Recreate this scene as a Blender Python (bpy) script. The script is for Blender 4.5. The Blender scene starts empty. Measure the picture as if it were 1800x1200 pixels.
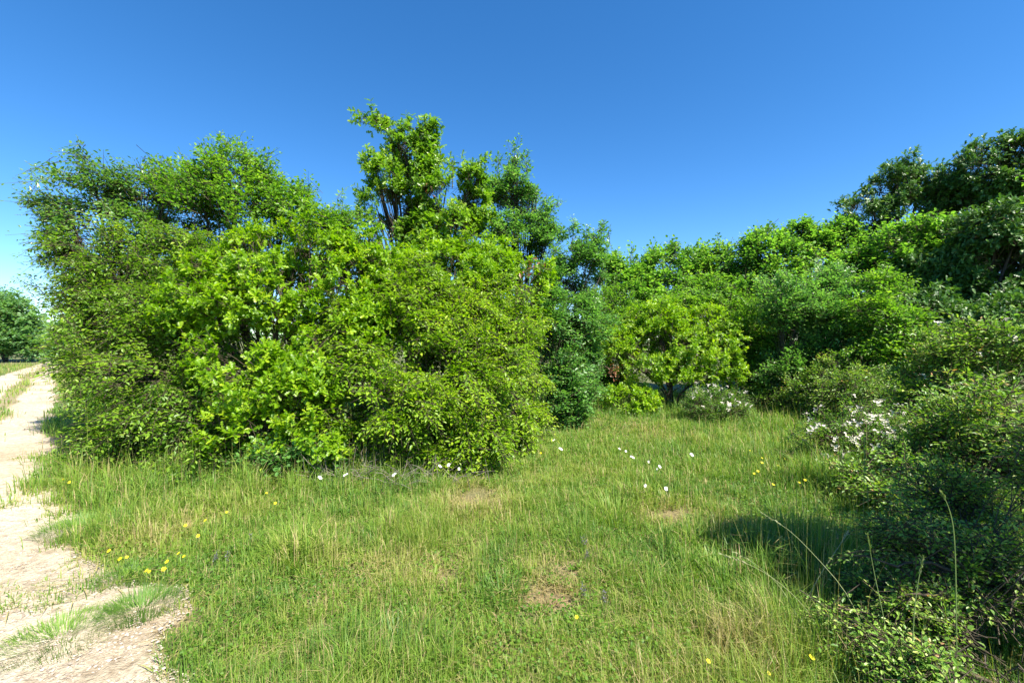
import bpy, math
import numpy as np
from mathutils import Vector

# ------------------------------------------------------------------ camera, sky, sun, exposure
S = bpy.context.scene
C = S.collection
F, CXP, HOR, EYE = 780.0, 900.0, 596.0, 1.6      # focal length (px of the 1800 px photo), centre, horizon row, eye height
cam_d = bpy.data.cameras.new("camera")
cam = bpy.data.objects.new("camera", cam_d)
C.objects.link(cam)
cam.location = (0, 0, EYE)
cam.rotation_euler = (math.radians(90), 0, 0)
cam_d.sensor_width = 36.0
cam_d.lens = 36.0 * F / 1800.0
cam_d.shift_y = -4 / 1800.0
cam_d.clip_start, cam_d.clip_end = 0.05, 5000
S.camera = cam

SUN_EL, SUN_AZ = math.radians(54), math.radians(136)   # azimuth clockwise from the view direction (+Y)
w = bpy.data.worlds.new("World")
S.world = w
w.use_nodes = True
wn, wl = w.node_tree.nodes, w.node_tree.links
wn.clear()
sky = wn.new("ShaderNodeTexSky")
sky.sky_type = 'NISHITA'
sky.sun_disc = False
sky.sun_elevation, sky.sun_rotation = SUN_EL, SUN_AZ
sky.altitude, sky.air_density, sky.dust_density, sky.ozone_density = 200, 0.8, 0.1, 3.6
hs = wn.new("ShaderNodeHueSaturation")
hs.inputs["Saturation"].default_value = 1.27
hs.inputs["Value"].default_value = 1.0
bg = wn.new("ShaderNodeBackground")
bg.inputs["Strength"].default_value = 0.098
wo = wn.new("ShaderNodeOutputWorld")
wl.new(sky.outputs[0], hs.inputs["Color"])
wl.new(hs.outputs[0], bg.inputs[0])
wl.new(bg.outputs[0], wo.inputs[0])

sd = bpy.data.lights.new("sun", 'SUN')
sd.energy, sd.angle, sd.color = 5.0, math.radians(0.53), (1.0, 0.94, 0.82)
sun = bpy.data.objects.new("sun", sd)
C.objects.link(sun)
sv = Vector((math.cos(SUN_EL) * math.sin(SUN_AZ), math.cos(SUN_EL) * math.cos(SUN_AZ), math.sin(SUN_EL)))
sun.rotation_euler = (-sv).to_track_quat('-Z', 'Y').to_euler()
sun.location = sv * 60

S.view_settings.view_transform = 'Standard'
S.view_settings.look = 'None'
S.view_settings.exposure = 1.4
S.view_settings.gamma = 1.0
S.render.engine = 'CYCLES'
S.cycles.max_bounces = 8
S.cycles.diffuse_bounces = 3
S.cycles.transmission_bounces = 5
S.cycles.transparent_max_bounces = 4
S.cycles.caustics_reflective = False
S.cycles.caustics_refractive = False

# ------------------------------------------------------------------ helpers
def nz(v):
    return v / np.maximum(np.linalg.norm(v, axis=-1, keepdims=True), 1e-9)

def noise3(p, seed=0):
    """value noise in [0,1], p (n,3)"""
    p = np.asarray(p, float) + seed * 17.31
    i = np.floor(p).astype(np.int64)
    f = p - i
    f = f * f * (3 - 2 * f)
    def h(a):
        n = (a[:, 0] * 374761393 + a[:, 1] * 668265263 + a[:, 2] * 2147483647 + seed * 1274126177) & 0xFFFFFFFF
        n = ((n ^ (n >> 13)) * 1274126177) & 0xFFFFFFFF
        n = n ^ (n >> 16)
        return (n & 0xFFFF) / 65535.0
    r = np.zeros(len(p))
    for dx in (0, 1):
        for dy in (0, 1):
            for dz in (0, 1):
                wgt = (f[:, 0] if dx else 1 - f[:, 0]) * (f[:, 1] if dy else 1 - f[:, 1]) * (f[:, 2] if dz else 1 - f[:, 2])
                r += wgt * h(i + np.array([dx, dy, dz]))
    return r

def noise2(x, y, seed=0, sc=1.0):
    x, y = np.atleast_1d(x), np.atleast_1d(y)
    return noise3(np.stack([x * sc, y * sc, np.full(x.shape, 0.37)], -1), seed)

def terrain(x, y):
    one = np.ndim(x) == 0
    x, y = np.atleast_1d(np.asarray(x, float)), np.atleast_1d(np.asarray(y, float))
    r = np.sqrt(x * x + y * y)
    k = np.clip((60 - r) / 30, 0, 1)
    h = k * ((noise2(x, y, 3, 0.55) - 0.5) * 0.07 + (noise2(x, y, 4, 2.1) - 0.5) * 0.03)
    return float(h[0]) if one else h

def pix(px, py, d):
    """point at forward distance d (m) that the photo shows at pixel px, py"""
    return np.array([(px - CXP) / F * d, d, EYE + (HOR - py) / F * d])

def ground_at(px, py):
    d = EYE * F / (py - HOR)
    x = (px - CXP) / F * d
    return x, d

def build(name, verts, faces, mat, parent=None, attrs=None, smooth=False):
    """ONE mesh object out of numpy arrays; faces = list of (k,n) index arrays; attrs = {name: per-vertex floats}"""
    me = bpy.data.meshes.new(name)
    verts = np.asarray(verts, np.float32)
    me.vertices.add(len(verts))
    me.vertices.foreach_set("co", verts.ravel())
    faces = [np.asarray(f, np.int32) for f in faces if len(f)]
    loops = np.concatenate([f.ravel() for f in faces])
    tot = np.concatenate([np.full(len(f), f.shape[1], np.int32) for f in faces])
    st = np.concatenate([[0], np.cumsum(tot)[:-1]]).astype(np.int32)
    me.loops.add(len(loops))
    me.loops.foreach_set("vertex_index", loops)
    me.polygons.add(len(st))
    me.polygons.foreach_set("loop_start", st)
    me.polygons.foreach_set("use_smooth", np.full(len(st), smooth, bool))
    for k, a in (attrs or {}).items():
        at = me.attributes.new(k, 'FLOAT', 'POINT')
        at.data.foreach_set("value", np.asarray(a, np.float32))
    me.update(calc_edges=True)
    if mat:
        me.materials.append(mat)
    o = bpy.data.objects.new(name, me)
    C.objects.link(o)
    o.parent = parent
    return o

def thing(name, label, cat, loc, group=None):
    o = bpy.data.objects.new(name, None)
    C.objects.link(o)
    o.location = loc
    o.empty_display_size = 0.2
    o["label"], o["category"] = label, cat
    if group:
        o["group"] = group
    return o

def tubes(lines, radii, k=4):
    """lines (n,m,3), radii (n,m) -> verts, quads"""
    lines, radii = np.asarray(lines, float), np.asarray(radii, float)
    n, m, _ = lines.shape
    t = nz(np.gradient(lines, axis=1))
    ref = np.where(np.abs(t[..., 2:3]) > 0.9, np.array([1.0, 0, 0]), np.array([0, 0, 1.0]))
    a = nz(np.cross(t, ref))
    b = np.cross(t, a)
    ang = np.arange(k) / k * 2 * np.pi
    v = lines[:, :, None, :] + radii[:, :, None, None] * (a[:, :, None, :] * np.cos(ang)[None, None, :, None] + b[:, :, None, :] * np.sin(ang)[None, None, :, None])
    idx = np.arange(n * m * k).reshape(n, m, k)
    nx = np.roll(idx, -1, axis=2)
    q = np.stack([idx[:, :-1], nx[:, :-1], nx[:, 1:], idx[:, 1:]], -1).reshape(-1, 4)
    return v.reshape(-1, 3), q

def merge(parts):
    V, Q, off = [], [], 0
    for v, q in parts:
        V.append(v)
        Q.append(q + off)
        off += len(v)
    return np.concatenate(V), np.concatenate(Q)

# ------------------------------------------------------------------ materials
def mat_new(name):
    m = bpy.data.materials.new(name)
    m.use_nodes = True
    nt = m.node_tree
    nt.nodes.clear()
    return m, nt.nodes, nt.links

def ramp_node(N, stops):
    r = N.new("ShaderNodeValToRGB")
    e = r.color_ramp.elements
    e[0].position, e[0].color = stops[0][0], (*stops[0][1], 1)
    e[1].position, e[1].color = stops[-1][0], (*stops[-1][1], 1)
    for p, c in stops[1:-1]:
        x = e.new(p)
        x.color = (*c, 1)
    return r

def leaf_mat(name, stops, trans=0.43, rough=0.42, spec=0.45, tboost=(1.12, 1.2, 0.5)):
    m, N, L = mat_new(name)
    at = N.new("ShaderNodeAttribute")
    at.attribute_name = "tint"
    r = ramp_node(N, stops)
    L.new(at.outputs["Fac"], r.inputs[0])
    p = N.new("ShaderNodeBsdfPrincipled")
    p.inputs["Roughness"].default_value = rough
    p.inputs["Specular IOR Level"].default_value = spec
    L.new(r.outputs[0], p.inputs["Base Color"])
    mul = N.new("ShaderNodeMix")
    mul.data_type, mul.blend_type = 'RGBA', 'MULTIPLY'
    mul.inputs[0].default_value = 1.0
    mul.inputs["B"].default_value = (*[t * 1.55 for t in tboost], 1)
    L.new(r.outputs[0], mul.inputs["A"])
    t = N.new("ShaderNodeBsdfTranslucent")
    L.new(mul.outputs["Result"], t.inputs[0])
    mx = N.new("ShaderNodeMixShader")
    mx.inputs[0].default_value = trans
    L.new(p.outputs[0], mx.inputs[1])
    L.new(t.outputs[0], mx.inputs[2])
    o = N.new("ShaderNodeOutputMaterial")
    L.new(mx.outputs[0], o.inputs[0])
    return m

def bark_mat(name, c1, c2):
    m, N, L = mat_new(name)
    tc = N.new("ShaderNodeTexCoord")
    n = N.new("ShaderNodeTexNoise")
    n.inputs["Scale"].default_value = 22
    n.inputs["Detail"].default_value = 5
    r = ramp_node(N, [(0.3, c1), (0.75, c2)])
    p = N.new("ShaderNodeBsdfPrincipled")
    p.inputs["Roughness"].default_value = 0.85
    b = N.new("ShaderNodeBump")
    b.inputs["Strength"].default_value = 0.5
    b.inputs["Distance"].default_value = 0.01
    L.new(tc.outputs["Object"], n.inputs["Vector"])
    L.new(n.outputs["Fac"], r.inputs[0])
    L.new(n.outputs["Fac"], b.inputs["Height"])
    L.new(r.outputs[0], p.inputs["Base Color"])
    L.new(b.outputs[0], p.inputs["Normal"])
    o = N.new("ShaderNodeOutputMaterial")
    L.new(p.outputs[0], o.inputs[0])
    return m

def plain_mat(name, c, rough=0.6, trans=0.0):
    m, N, L = mat_new(name)
    tc = N.new("ShaderNodeTexCoord")
    n = N.new("ShaderNodeTexNoise")
    n.inputs["Scale"].default_value = 60
    r = ramp_node(N, [(0.3, tuple(x * 0.82 for x in c)), (0.7, c)])
    p = N.new("ShaderNodeBsdfPrincipled")
    p.inputs["Roughness"].default_value = rough
    L.new(tc.outputs["Object"], n.inputs["Vector"])
    L.new(n.outputs["Fac"], r.inputs[0])
    L.new(r.outputs[0], p.inputs["Base Color"])
    o = N.new("ShaderNodeOutputMaterial")
    if trans:
        t = N.new("ShaderNodeBsdfTranslucent")
        L.new(r.outputs[0], t.inputs[0])
        mx = N.new("ShaderNodeMixShader")
        mx.inputs[0].default_value = trans
        L.new(p.outputs[0], mx.inputs[1])
        L.new(t.outputs[0], mx.inputs[2])
        L.new(mx.outputs[0], o.inputs[0])
    else:
        L.new(p.outputs[0], o.inputs[0])
    return m

M = {
    'hornbeam': leaf_mat('hornbeam leaf', [(0, (0.0741, 0.1543, 0.0067)), (0.35, (0.1532, 0.279, 0.009)), (0.7, (0.2426, 0.374, 0.0134)), (1, (0.3575, 0.4393, 0.0336))]),
    'olive':    leaf_mat('field hornbeam leaf', [(0, (0.0629, 0.1397, 0.0115)), (0.4, (0.1258, 0.2445, 0.0161)), (0.75, (0.2098, 0.3354, 0.0254)), (1, (0.3217, 0.4052, 0.0461))]),
    'oak':      leaf_mat('young oak leaf', [(0, (0.077, 0.1741, 0.0043)), (0.35, (0.1575, 0.2976, 0.0065)), (0.7, (0.2508, 0.3931, 0.0108)), (1, (0.3499, 0.438, 0.0216))]),
    'elm':      leaf_mat('elm leaf', [(0, (0.0486, 0.1215, 0.027)), (0.4, (0.0945, 0.2093, 0.0432)), (0.8, (0.162, 0.2903, 0.0675)), (1, (0.2565, 0.3645, 0.1215))], rough=.34, spec=.6),
    'mid':      leaf_mat('maple leaf', [(0, (0.0573, 0.1473, 0.0146)), (0.4, (0.1161, 0.2562, 0.022)), (0.8, (0.1981, 0.3523, 0.0305)), (1, (0.2869, 0.4227, 0.0488))]),
    'tall_oak': leaf_mat('oak leaf', [(0, (0.0581, 0.1444, 0.0088)), (0.4, (0.115, 0.2368, 0.0132)), (0.8, (0.2118, 0.3465, 0.022)), (1, (0.3146, 0.4043, 0.055))], rough=.36, spec=.55),
    'ash':      leaf_mat('ash leaf', [(0, (0.054, 0.1418, 0.0324)), (0.4, (0.1026, 0.243, 0.054)), (0.8, (0.1688, 0.3375, 0.0783)), (1, (0.27, 0.405, 0.135))], rough=.36, spec=.5),
    'wood':     leaf_mat('woodland leaf', [(0, (0.0554, 0.1397, 0.0196)), (0.4, (0.1078, 0.2499, 0.0336)), (0.8, (0.1925, 0.3528, 0.0532)), (1, (0.2926, 0.4263, 0.07))]),
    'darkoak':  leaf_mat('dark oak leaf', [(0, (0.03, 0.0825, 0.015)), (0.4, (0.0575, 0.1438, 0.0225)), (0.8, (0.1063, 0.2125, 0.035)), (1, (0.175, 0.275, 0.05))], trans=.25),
    'bramble':  leaf_mat('bramble leaf', [(0, (0.0633, 0.1516, 0.0158)), (0.4, (0.1201, 0.2412, 0.0248)), (0.75, (0.2151, 0.3308, 0.0394)), (0.93, (0.3416, 0.3859, 0.09)), (1, (0.3795, 0.2343, 0.0788))], trans=.32),
    'briar':    leaf_mat('briar leaf', [(0, (0.072, 0.163, 0.018)), (0.4, (0.15, 0.28, 0.033)), (0.72, (0.286, 0.403, 0.065)), (0.92, (0.468, 0.481, 0.156)), (1, (0.468, 0.26, 0.117))], trans=.32),
    'rose':     leaf_mat('rose leaf', [(0, (0.0564, 0.1519, 0.0194)), (0.4, (0.1074, 0.2387, 0.0292)), (0.8, (0.1945, 0.3326, 0.0426)), (1, (0.3353, 0.3615, 0.0851))]),
    'far':      leaf_mat('far tree leaf', [(0, (0.089, 0.191, 0.076)), (0.5, (0.153, 0.293, 0.115)), (1, (0.255, 0.408, 0.153))]),
    'brown':    leaf_mat('withered leaf', [(0, (.16, .06, .025)), (1, (.36, .16, .08))], trans=.2, tboost=(1, .8, .6)),
    'grass':    leaf_mat('grass blade', [(0, (.070, .140, .040)), (.28, (.110, .218, .036)), (.5, (.175, .285, .036)), (.68, (.26, .32, .058)), (.82, (.37, .32, .14)), (1, (.44, .33, .18))], trans=.33, rough=.5, spec=.35),
    'herb':     leaf_mat('meadow herb leaf', [(0, (0.06, 0.14, 0.018)), (0.5, (0.115, 0.225, 0.022)), (1, (0.21, 0.31, 0.04))], rough=.5, spec=.3),
    'bark':     bark_mat('grey brown bark', (.03, .024, .018), (.085, .07, .052)),
    'twig':     bark_mat('twig bark', (.04, .030, .018), (.10, .075, .042)),
    'deadwood': bark_mat('grey dead wood', (.16, .13, .11), (.34, .29, .25)),
    'stem':     plain_mat('green stem', (.10, .19, .04)),
    'white':    plain_mat('white petal', (.86, .84, .80), .6, .25),
    'rosepetal': plain_mat('cream white petal', (.82, .75, .64), .6, .25),
    'yellow':   plain_mat('yellow petal', (.86, .72, .015), .55, .25),
    'stalk':    leaf_mat('grass stalk', [(0, (.11, .19, .05)), (.6, (.2, .26, .09)), (1, (.36, .32, .18))], trans=.2),
}

# ------------------------------------------------------------------ leaf shapes (unit length along x, fold along the midrib)
OVATE = (np.array([(0, 0, 0), (.30, .25, .07), (.68, .21, .05), (1, 0, -.08), (.68, -.21, .05), (.30, -.25, .07)]),
         np.array([(0, 3, 2, 1), (0, 5, 4, 3)]))
NARROW = (np.array([(0, 0, 0), (.32, .16, .05), (.68, .13, .03), (1, 0, -.1), (.68, -.13, .03), (.32, -.16, .05)]),
          np.array([(0, 3, 2, 1), (0, 5, 4, 3)]))
_h = [(.30, .17, .04), (.44, .10, .03), (.56, .27, .06), (.70, .14, .03), (.80, .23, .04), (.95, .11, -.02)]
_ov = [(0, 0, 0), (.44, 0, 0), (.72, 0, -.01), (1, 0, -.05)] + _h + [(x, -y, z) for x, y, z in _h]
OAK = (np.array(_ov), np.array([(0, 1, 5, 4), (1, 2, 7, 6), (2, 3, 9, 8), (0, 10, 11, 1), (1, 12, 13, 2), (2, 14, 15, 3)]))
ROUND = (np.array([(0, 0, 0), (.30, .33, .06), (.72, .30, .05), (1, 0, -.03), (.72, -.30, .05), (.30, -.33, .06)]),
         np.array([(0, 3, 2, 1), (0, 5, 4, 3)]))

def leaf_mesh(pos, d, n, size, tint, shape):
    T, Fc = shape
    x = nz(d)
    y = nz(np.cross(n, x))
    z = np.cross(x, y)
    v = pos[:, None, :] + size[:, None, None] * (T[None, :, 0:1] * x[:, None, :] + T[None, :, 1:2] * y[:, None, :] + T[None, :, 2:3] * z[:, None, :])
    k = len(T)
    f = (np.arange(len(pos)) * k)[:, None, None] + Fc[None]
    return v.reshape(-1, 3), f.reshape(-1, 4), np.repeat(tint, k)

UP = np.array([0, 0, 1.0])

def spray_leaves(rng, P, A, sp, clump):
    """leaves of the sprays at P (n,3) along A (n,3) -> leaf arrays + twig tubes"""
    n, nl = len(P), sp['nl']
    sl = sp['slen'] * rng.uniform(.6, 1.25, n) * np.where(rng.random(n) < .13, 1.5, 1)
    b = nz(np.cross(A, UP + rng.normal(0, .35, (n, 3))))
    nn = nz(np.cross(b, A))
    nn *= np.where(nn[:, 2:3] < 0, -1, 1)
    base_t = np.clip(.42 + (clump - .5) * .55 + rng.normal(0, .10, n), 0, 1)
    pos, dr, nr, sz, ti = [], [], [], [], []
    for k in range(nl):
        if sp['style'] == 'whorl':
            # rosettes: leaves fan round the shoot near its end
            t = .35 + .65 * (k // 5 + 1) / math.ceil(nl / 5)
            ph = k * 2.4 + rng.uniform(0, 6.28, n) * .25
            p = P + A * (sl * (t - .5))[:, None]
            rad = b * np.cos(ph)[:, None] + nn * np.sin(ph)[:, None]
            dd = A * (.55) + rad * .8 + rng.normal(0, .22, (n, 3)) + UP * (-sp['ldroop'])
            nv = A * .75 + nn * .5 + UP * .55 - rad * .25 + rng.normal(0, .2, (n, 3))
        else:
            t = (k + 1) / nl
            side = (-1) ** k
            if sp['style'] == 'pinnate':
                side = side * (1 if k % 4 < 2 else .6)
            # a flat, slightly forking spray: leaves leave the twig left and right
            spread = (rng.random(n) * sp.get('fan', .25) * side * math.sin(t * 2.6))
            p = P + A * (sl * (t - .45))[:, None] + b * (spread * sl)[:, None] - UP * (sp['droop'] * sl * t * t)[:, None]
            dd = A * .62 + b * (.85 * side) + rng.normal(0, .28, (n, 3)) - UP * sp['ldroop']
            nv = nn * .8 + UP * .45 + rng.normal(0, .22, (n, 3)) + np.array([.10, -.10, .15])
        pos.append(p)
        dr.append(dd)
        nr.append(nv)
        sz.append(sp['size'] * rng.uniform(.45, 1.28, n) * (1.1 - .3 * k / nl))
        ti.append(np.clip(base_t + rng.normal(0, .19, n) + .12 * k / nl, 0, 1))
    m = 4
    tt = np.linspace(-.6, .62, m)
    line = P[:, None, :] + A[:, None, :] * (sl[:, None] * tt[None])[:, :, None]
    line[:, :, 2] -= sp['droop'] * sl[:, None] * np.maximum(tt + .45, 0)[None] ** 2
    rad = np.linspace(.0042, .0016, m)[None] * np.ones((n, 1)) * sp.get('twig', 1.0)
    return (np.concatenate(pos), np.concatenate(dr), np.concatenate(nr), np.concatenate(sz), np.concatenate(ti)), (line, rad)

def blob_world(bl):
    out = []
    for t in bl:
        px, py, rx, ry, d = t[:5]
        c = pix(px, py, d)
        a, cc = rx / F * d, ry / F * d
        bb = t[5] if len(t) > 5 else (a + cc) * .5
        out.append((c, np.array([a, bb, cc])))
    return out

N_LEAF = [0]

def plant(name, label, cat, spec, blobs, seed, base=None, shoots=(), dens=1.0, trunk_r=.03, lumps=1.9, gap=.36, group=None,
          stems=None, part=('trunk', 'branches', 'foliage'), limb=16, under=.5, rough_out=.62, lumpf=1.0):
    """a shrub or tree: crown volumes given by where they stand (blobs), sprays of leaves in their outer layers,
    limbs from the root to every volume, branches to the sprays"""
    rng = np.random.default_rng(seed)
    sp = SPEC[spec]
    B = blob_world(blobs)
    if base is None:
        b0 = np.mean([c for c, r in B], 0)
        base = (b0[0], b0[1])
    bz = float(terrain(base[0], base[1]))
    root = np.array([base[0], base[1], bz])
    t = thing(name, label, cat, tuple(root), group)
    Ps, As, Cl, own = [], [], [], []
    for i, (c, r) in enumerate(B):
        p_ = 1.6075
        area = 4 * math.pi * (((r[0] * r[1]) ** p_ + (r[0] * r[2]) ** p_ + (r[1] * r[2]) ** p_) / 3) ** (1 / p_)
        n = int(area * sp['dens'] * dens * 1.75) + 6
        u = nz(rng.normal(0, 1, (n, 3)))
        keep = (u[:, 2] > -.55) | (rng.random(n) < under)
        u = u[keep]
        f = 1 - .62 * rng.random(len(u)) ** 1.7
        p = c + u * r * f[:, None]
        out = nz(u / r)
        nv = noise3(p * lumps, seed + 11)
        p = p + out * ((nv - .5) * 2 * rough_out * min(r))[:, None] * f[:, None]
        ok = noise3(p * lumps * lumpf, seed + 5) > gap
        ok &= p[:, 2] > bz + .04
        for j, (c2, r2) in enumerate(B):
            if j != i:
                ok &= (np.sum(((p - c2) / r2) ** 2, 1) > .36)
        p, out = p[ok], out[ok]
        if len(p) > 20:
            cen = p[rng.choice(len(p), max(len(p) // sp.get('clus', 9), 3), replace=False)]
            j2 = np.concatenate([np.argmin(((p[k:k + 2000, None] - cen[None]) ** 2).sum(-1), 1) for k in range(0, len(p), 2000)])
            p = p + (cen[j2] - p) * .42
            shade = rng.random(len(cen))[j2]
        else:
            shade = np.full(len(p), .5)
        a = nz(out * np.array([.95, .95, .5]) + rng.normal(0, .42, p.shape) + UP * sp['rise'])
        Ps.append(p)
        As.append(a)
        Cl.append(noise3(p * 1.9, seed + 2) * .55 + shade * .45)
        own.append(np.full(len(p), i))
    limbs = []
    for s_i, sh in enumerate(shoots):     # single sprouts that stick out of the crown: list of (px,py,d), spread
        pts = np.array([pix(*q) for q in sh[0]])
        cnt = sh[1]
        tt = rng.random(cnt) ** .8
        seg = tt * (len(pts) - 1)
        k = np.minimum(seg.astype(int), len(pts) - 2)
        q = pts[k] + (pts[k + 1] - pts[k]) * (seg - k)[:, None]
        dirv = nz(pts[k + 1] - pts[k])
        q = q + rng.normal(0, sh[2], q.shape)
        Ps.append(q)
        As.append(nz(dirv * .9 + rng.normal(0, .5, q.shape)))
        Cl.append(np.full(cnt, .55))
        own.append(np.full(cnt, -1))
        l0 = np.stack([pts[0] + (pts[-1] - pts[0]) * z for z in np.linspace(-.25, .97, 6)])
        l0[1:-1] = l0[1:-1] + rng.normal(0, .02, (4, 3))
        limbs.append(tubes(l0[None], np.linspace(.010, .003, 6)[None], 4))
    P, A, cl, own = np.concatenate(Ps), np.concatenate(As), np.concatenate(Cl), np.concatenate(own)
    (pos, dr, nr, sz, ti), (ln, rd) = spray_leaves(rng, P, A, sp, cl)
    ok = pos[:, 2] > bz + .02
    pos, dr, nr, sz, ti = pos[ok], dr[ok], nr[ok], sz[ok], ti[ok]
    v, f, tt = leaf_mesh(pos, dr, nr, sz, ti, sp['shape'])
    N_LEAF[0] += len(pos)
    build(part[2], v - root, [f], M[sp['mat']], t, {"tint": tt})
    # twigs and branches
    br = [tubes(ln, rd, 3)] + limbs
    trunk = []
    for i, (c, r) in enumerate(B):
        st = root + (np.array([rng.normal(0, .12), rng.normal(0, .12), 0]) if stems else 0)
        low = st * 1.0
        low[2] = bz - .05
        end = c + np.array([0, 0, r[2] * .35])
        h = end - low
        mid = low + h * .45
        mid[:2] = low[:2] + h[:2] * (.22 if not stems else .35) + rng.normal(0, .05, 2)
        tp = np.linspace(0, 1, 9)[:, None]
        l0 = (1 - tp) ** 2 * low + 2 * tp * (1 - tp) * mid + tp ** 2 * end
        l0[1:-1] += rng.normal(0, .018, (7, 3))
        r0 = trunk_r * (1.0 if i == 0 else rng.uniform(.45, .75))
        trunk.append(tubes(l0[None], np.linspace(r0, r0 * .25, 9)[None], 6))
        idx = np.where(own == i)[0]
        if len(idx):
            pick = rng.choice(idx, min(limb, len(idx)), replace=False)
            q = P[pick] - A[pick] * sp['slen'] * .3
            kk = rng.uniform(.45, .98, len(pick))
            s0 = l0[(kk * 8).astype(int)]
            m1 = s0 * .5 + q * .5 + np.array([0, 0, .12]) * np.linalg.norm(q - s0, axis=1)[:, None] + rng.normal(0, .03, q.shape)
            z = np.linspace(0, 1, 6)[None, :, None]
            bl = (1 - z) ** 2 * s0[:, None] + 2 * z * (1 - z) * m1[:, None] + z ** 2 * q[:, None]
            br.append(tubes(bl, np.linspace(.008, .0025, 6)[None] * np.ones((len(pick), 1)) * (trunk_r / .035) ** .5, 4))
    vb, qb = merge(br)
    build(part[1], vb - root, [qb], M['twig'], t, smooth=True)
    vt, qt = merge(trunk)
    build(part[0], vt - root, [qt], M['bark'], t, smooth=True)
    return t, P, A

SPEC = {
    'hornbeam': dict(mat='hornbeam', shape=OVATE, size=.061, nl=12, slen=.34, style='alt', droop=.30, ldroop=.34, rise=.10, dens=112),
    'olive':    dict(mat='olive', shape=OVATE, size=.058, nl=12, slen=.36, style='alt', droop=.22, ldroop=.22, rise=.05, dens=90),
    'oak':      dict(mat='oak', shape=OAK, size=.085, nl=10, slen=.22, style='whorl', droop=.0, ldroop=.06, rise=.30, dens=85),
    'tall_oak': dict(mat='tall_oak', shape=OAK, size=.105, nl=10, slen=.26, style='whorl', droop=.0, ldroop=.10, rise=.35, dens=70),
    'elm':      dict(mat='elm', shape=OVATE, size=.066, nl=11, slen=.36, style='alt', droop=.10, ldroop=.15, rise=.10, dens=66),
    'mid':      dict(mat='mid', shape=OVATE, size=.066, nl=11, slen=.34, style='alt', droop=.08, ldroop=.12, rise=.30, dens=80),
    'ash':      dict(mat='ash', shape=OVATE, size=.070, nl=11, slen=.28, style='alt', droop=.05, ldroop=.08, rise=.25, dens=80),
    'privet':   dict(mat='ash', shape=ROUND, size=.060, nl=10, slen=.30, style='alt', droop=.05, ldroop=.05, rise=.35, dens=95),
    'wood':     dict(mat='wood', shape=ROUND, size=.105, nl=9, slen=.42, style='alt', droop=.06, ldroop=.12, rise=.25, dens=42, twig=1.5),
    'shrub':    dict(mat='mid', shape=OVATE, size=.080, nl=10, slen=.34, style='alt', droop=.08, ldroop=.15, rise=.25, dens=62),
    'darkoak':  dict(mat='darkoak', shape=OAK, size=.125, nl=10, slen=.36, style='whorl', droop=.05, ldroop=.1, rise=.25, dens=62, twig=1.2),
    'bramble':  dict(mat='bramble', shape=OVATE, size=.050, nl=12, slen=.32, style='pinnate', droop=.25, ldroop=.10, rise=.15, dens=100),
    'sunny':    dict(mat='briar', shape=OVATE, size=.056, nl=11, slen=.32, style='pinnate', droop=.2, ldroop=.10, rise=.2, dens=90),
    'briar':    dict(mat='briar', shape=OVATE, size=.025, nl=14, slen=.24, style='pinnate', droop=.2, ldroop=.08, rise=.2, dens=190, twig=.7),
    'rose':     dict(mat='rose', shape=OVATE, size=.034, nl=13, slen=.26, style='pinnate', droop=.15, ldroop=.08, rise=.30, dens=120),
    'far':      dict(mat='far', shape=ROUND, size=.20, nl=9, slen=.7, style='alt', droop=.06, ldroop=.1, rise=.25, dens=15, twig=2),
}

def spots(x, y, lst):
    """sum of soft round patches, each (px, py, radius m, weight) where the photo shows it on the ground"""
    r = np.zeros(len(x))
    for px, py, rad, wgt in lst:
        gx, gy = ground_at(px, py)
        r += wgt * np.exp(-((x - gx) ** 2 + (y - gy) ** 2) / rad ** 2)
    return r

DRY = [(835, 870, .40, .42), (820, 905, .35, .3), (1185, 908, .33, .5), (1000, 1005, .28, .42), (945, 1040, .2, .5), (985, 1050, .12, .45), (760, 1000, .35, .35), (1080, 1140, .5, .14),
       (640, 1010, .35, .28), (320, 1090, .25, .35), (300, 920, .5, .2), (1120, 760, .9, .3), (1280, 920, .3, .35), (700, 1100, .3, .12), (1250, 1130, .3, .14), (1330, 1160, .25, .18)]
BARE = [(835, 872, .26, .8), (1180, 905, .26, .85), (940, 1042, .15, .9), (990, 1050, .09, .9), (1000, 995, .14, .6), (780, 1005, .14, .6), (1000, 1000, .1, .5), (310, 1100, .15, .9), (1280, 925, .14, .6)]

# ------------------------------------------------------------------ ground and dirt road
def axis_pts(lo, hi, step, far):
    fine = np.arange(lo, hi + 1e-6, step)
    g, s, a = [], step, hi
    while a < far:
        s *= 1.35
        a += s
        g.append(a)
    g2, s, a = [], step, lo
    while a > -far:
        s *= 1.35
        a -= s
        g2.append(a)
    return np.concatenate([g2[::-1], fine, g])

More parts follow.
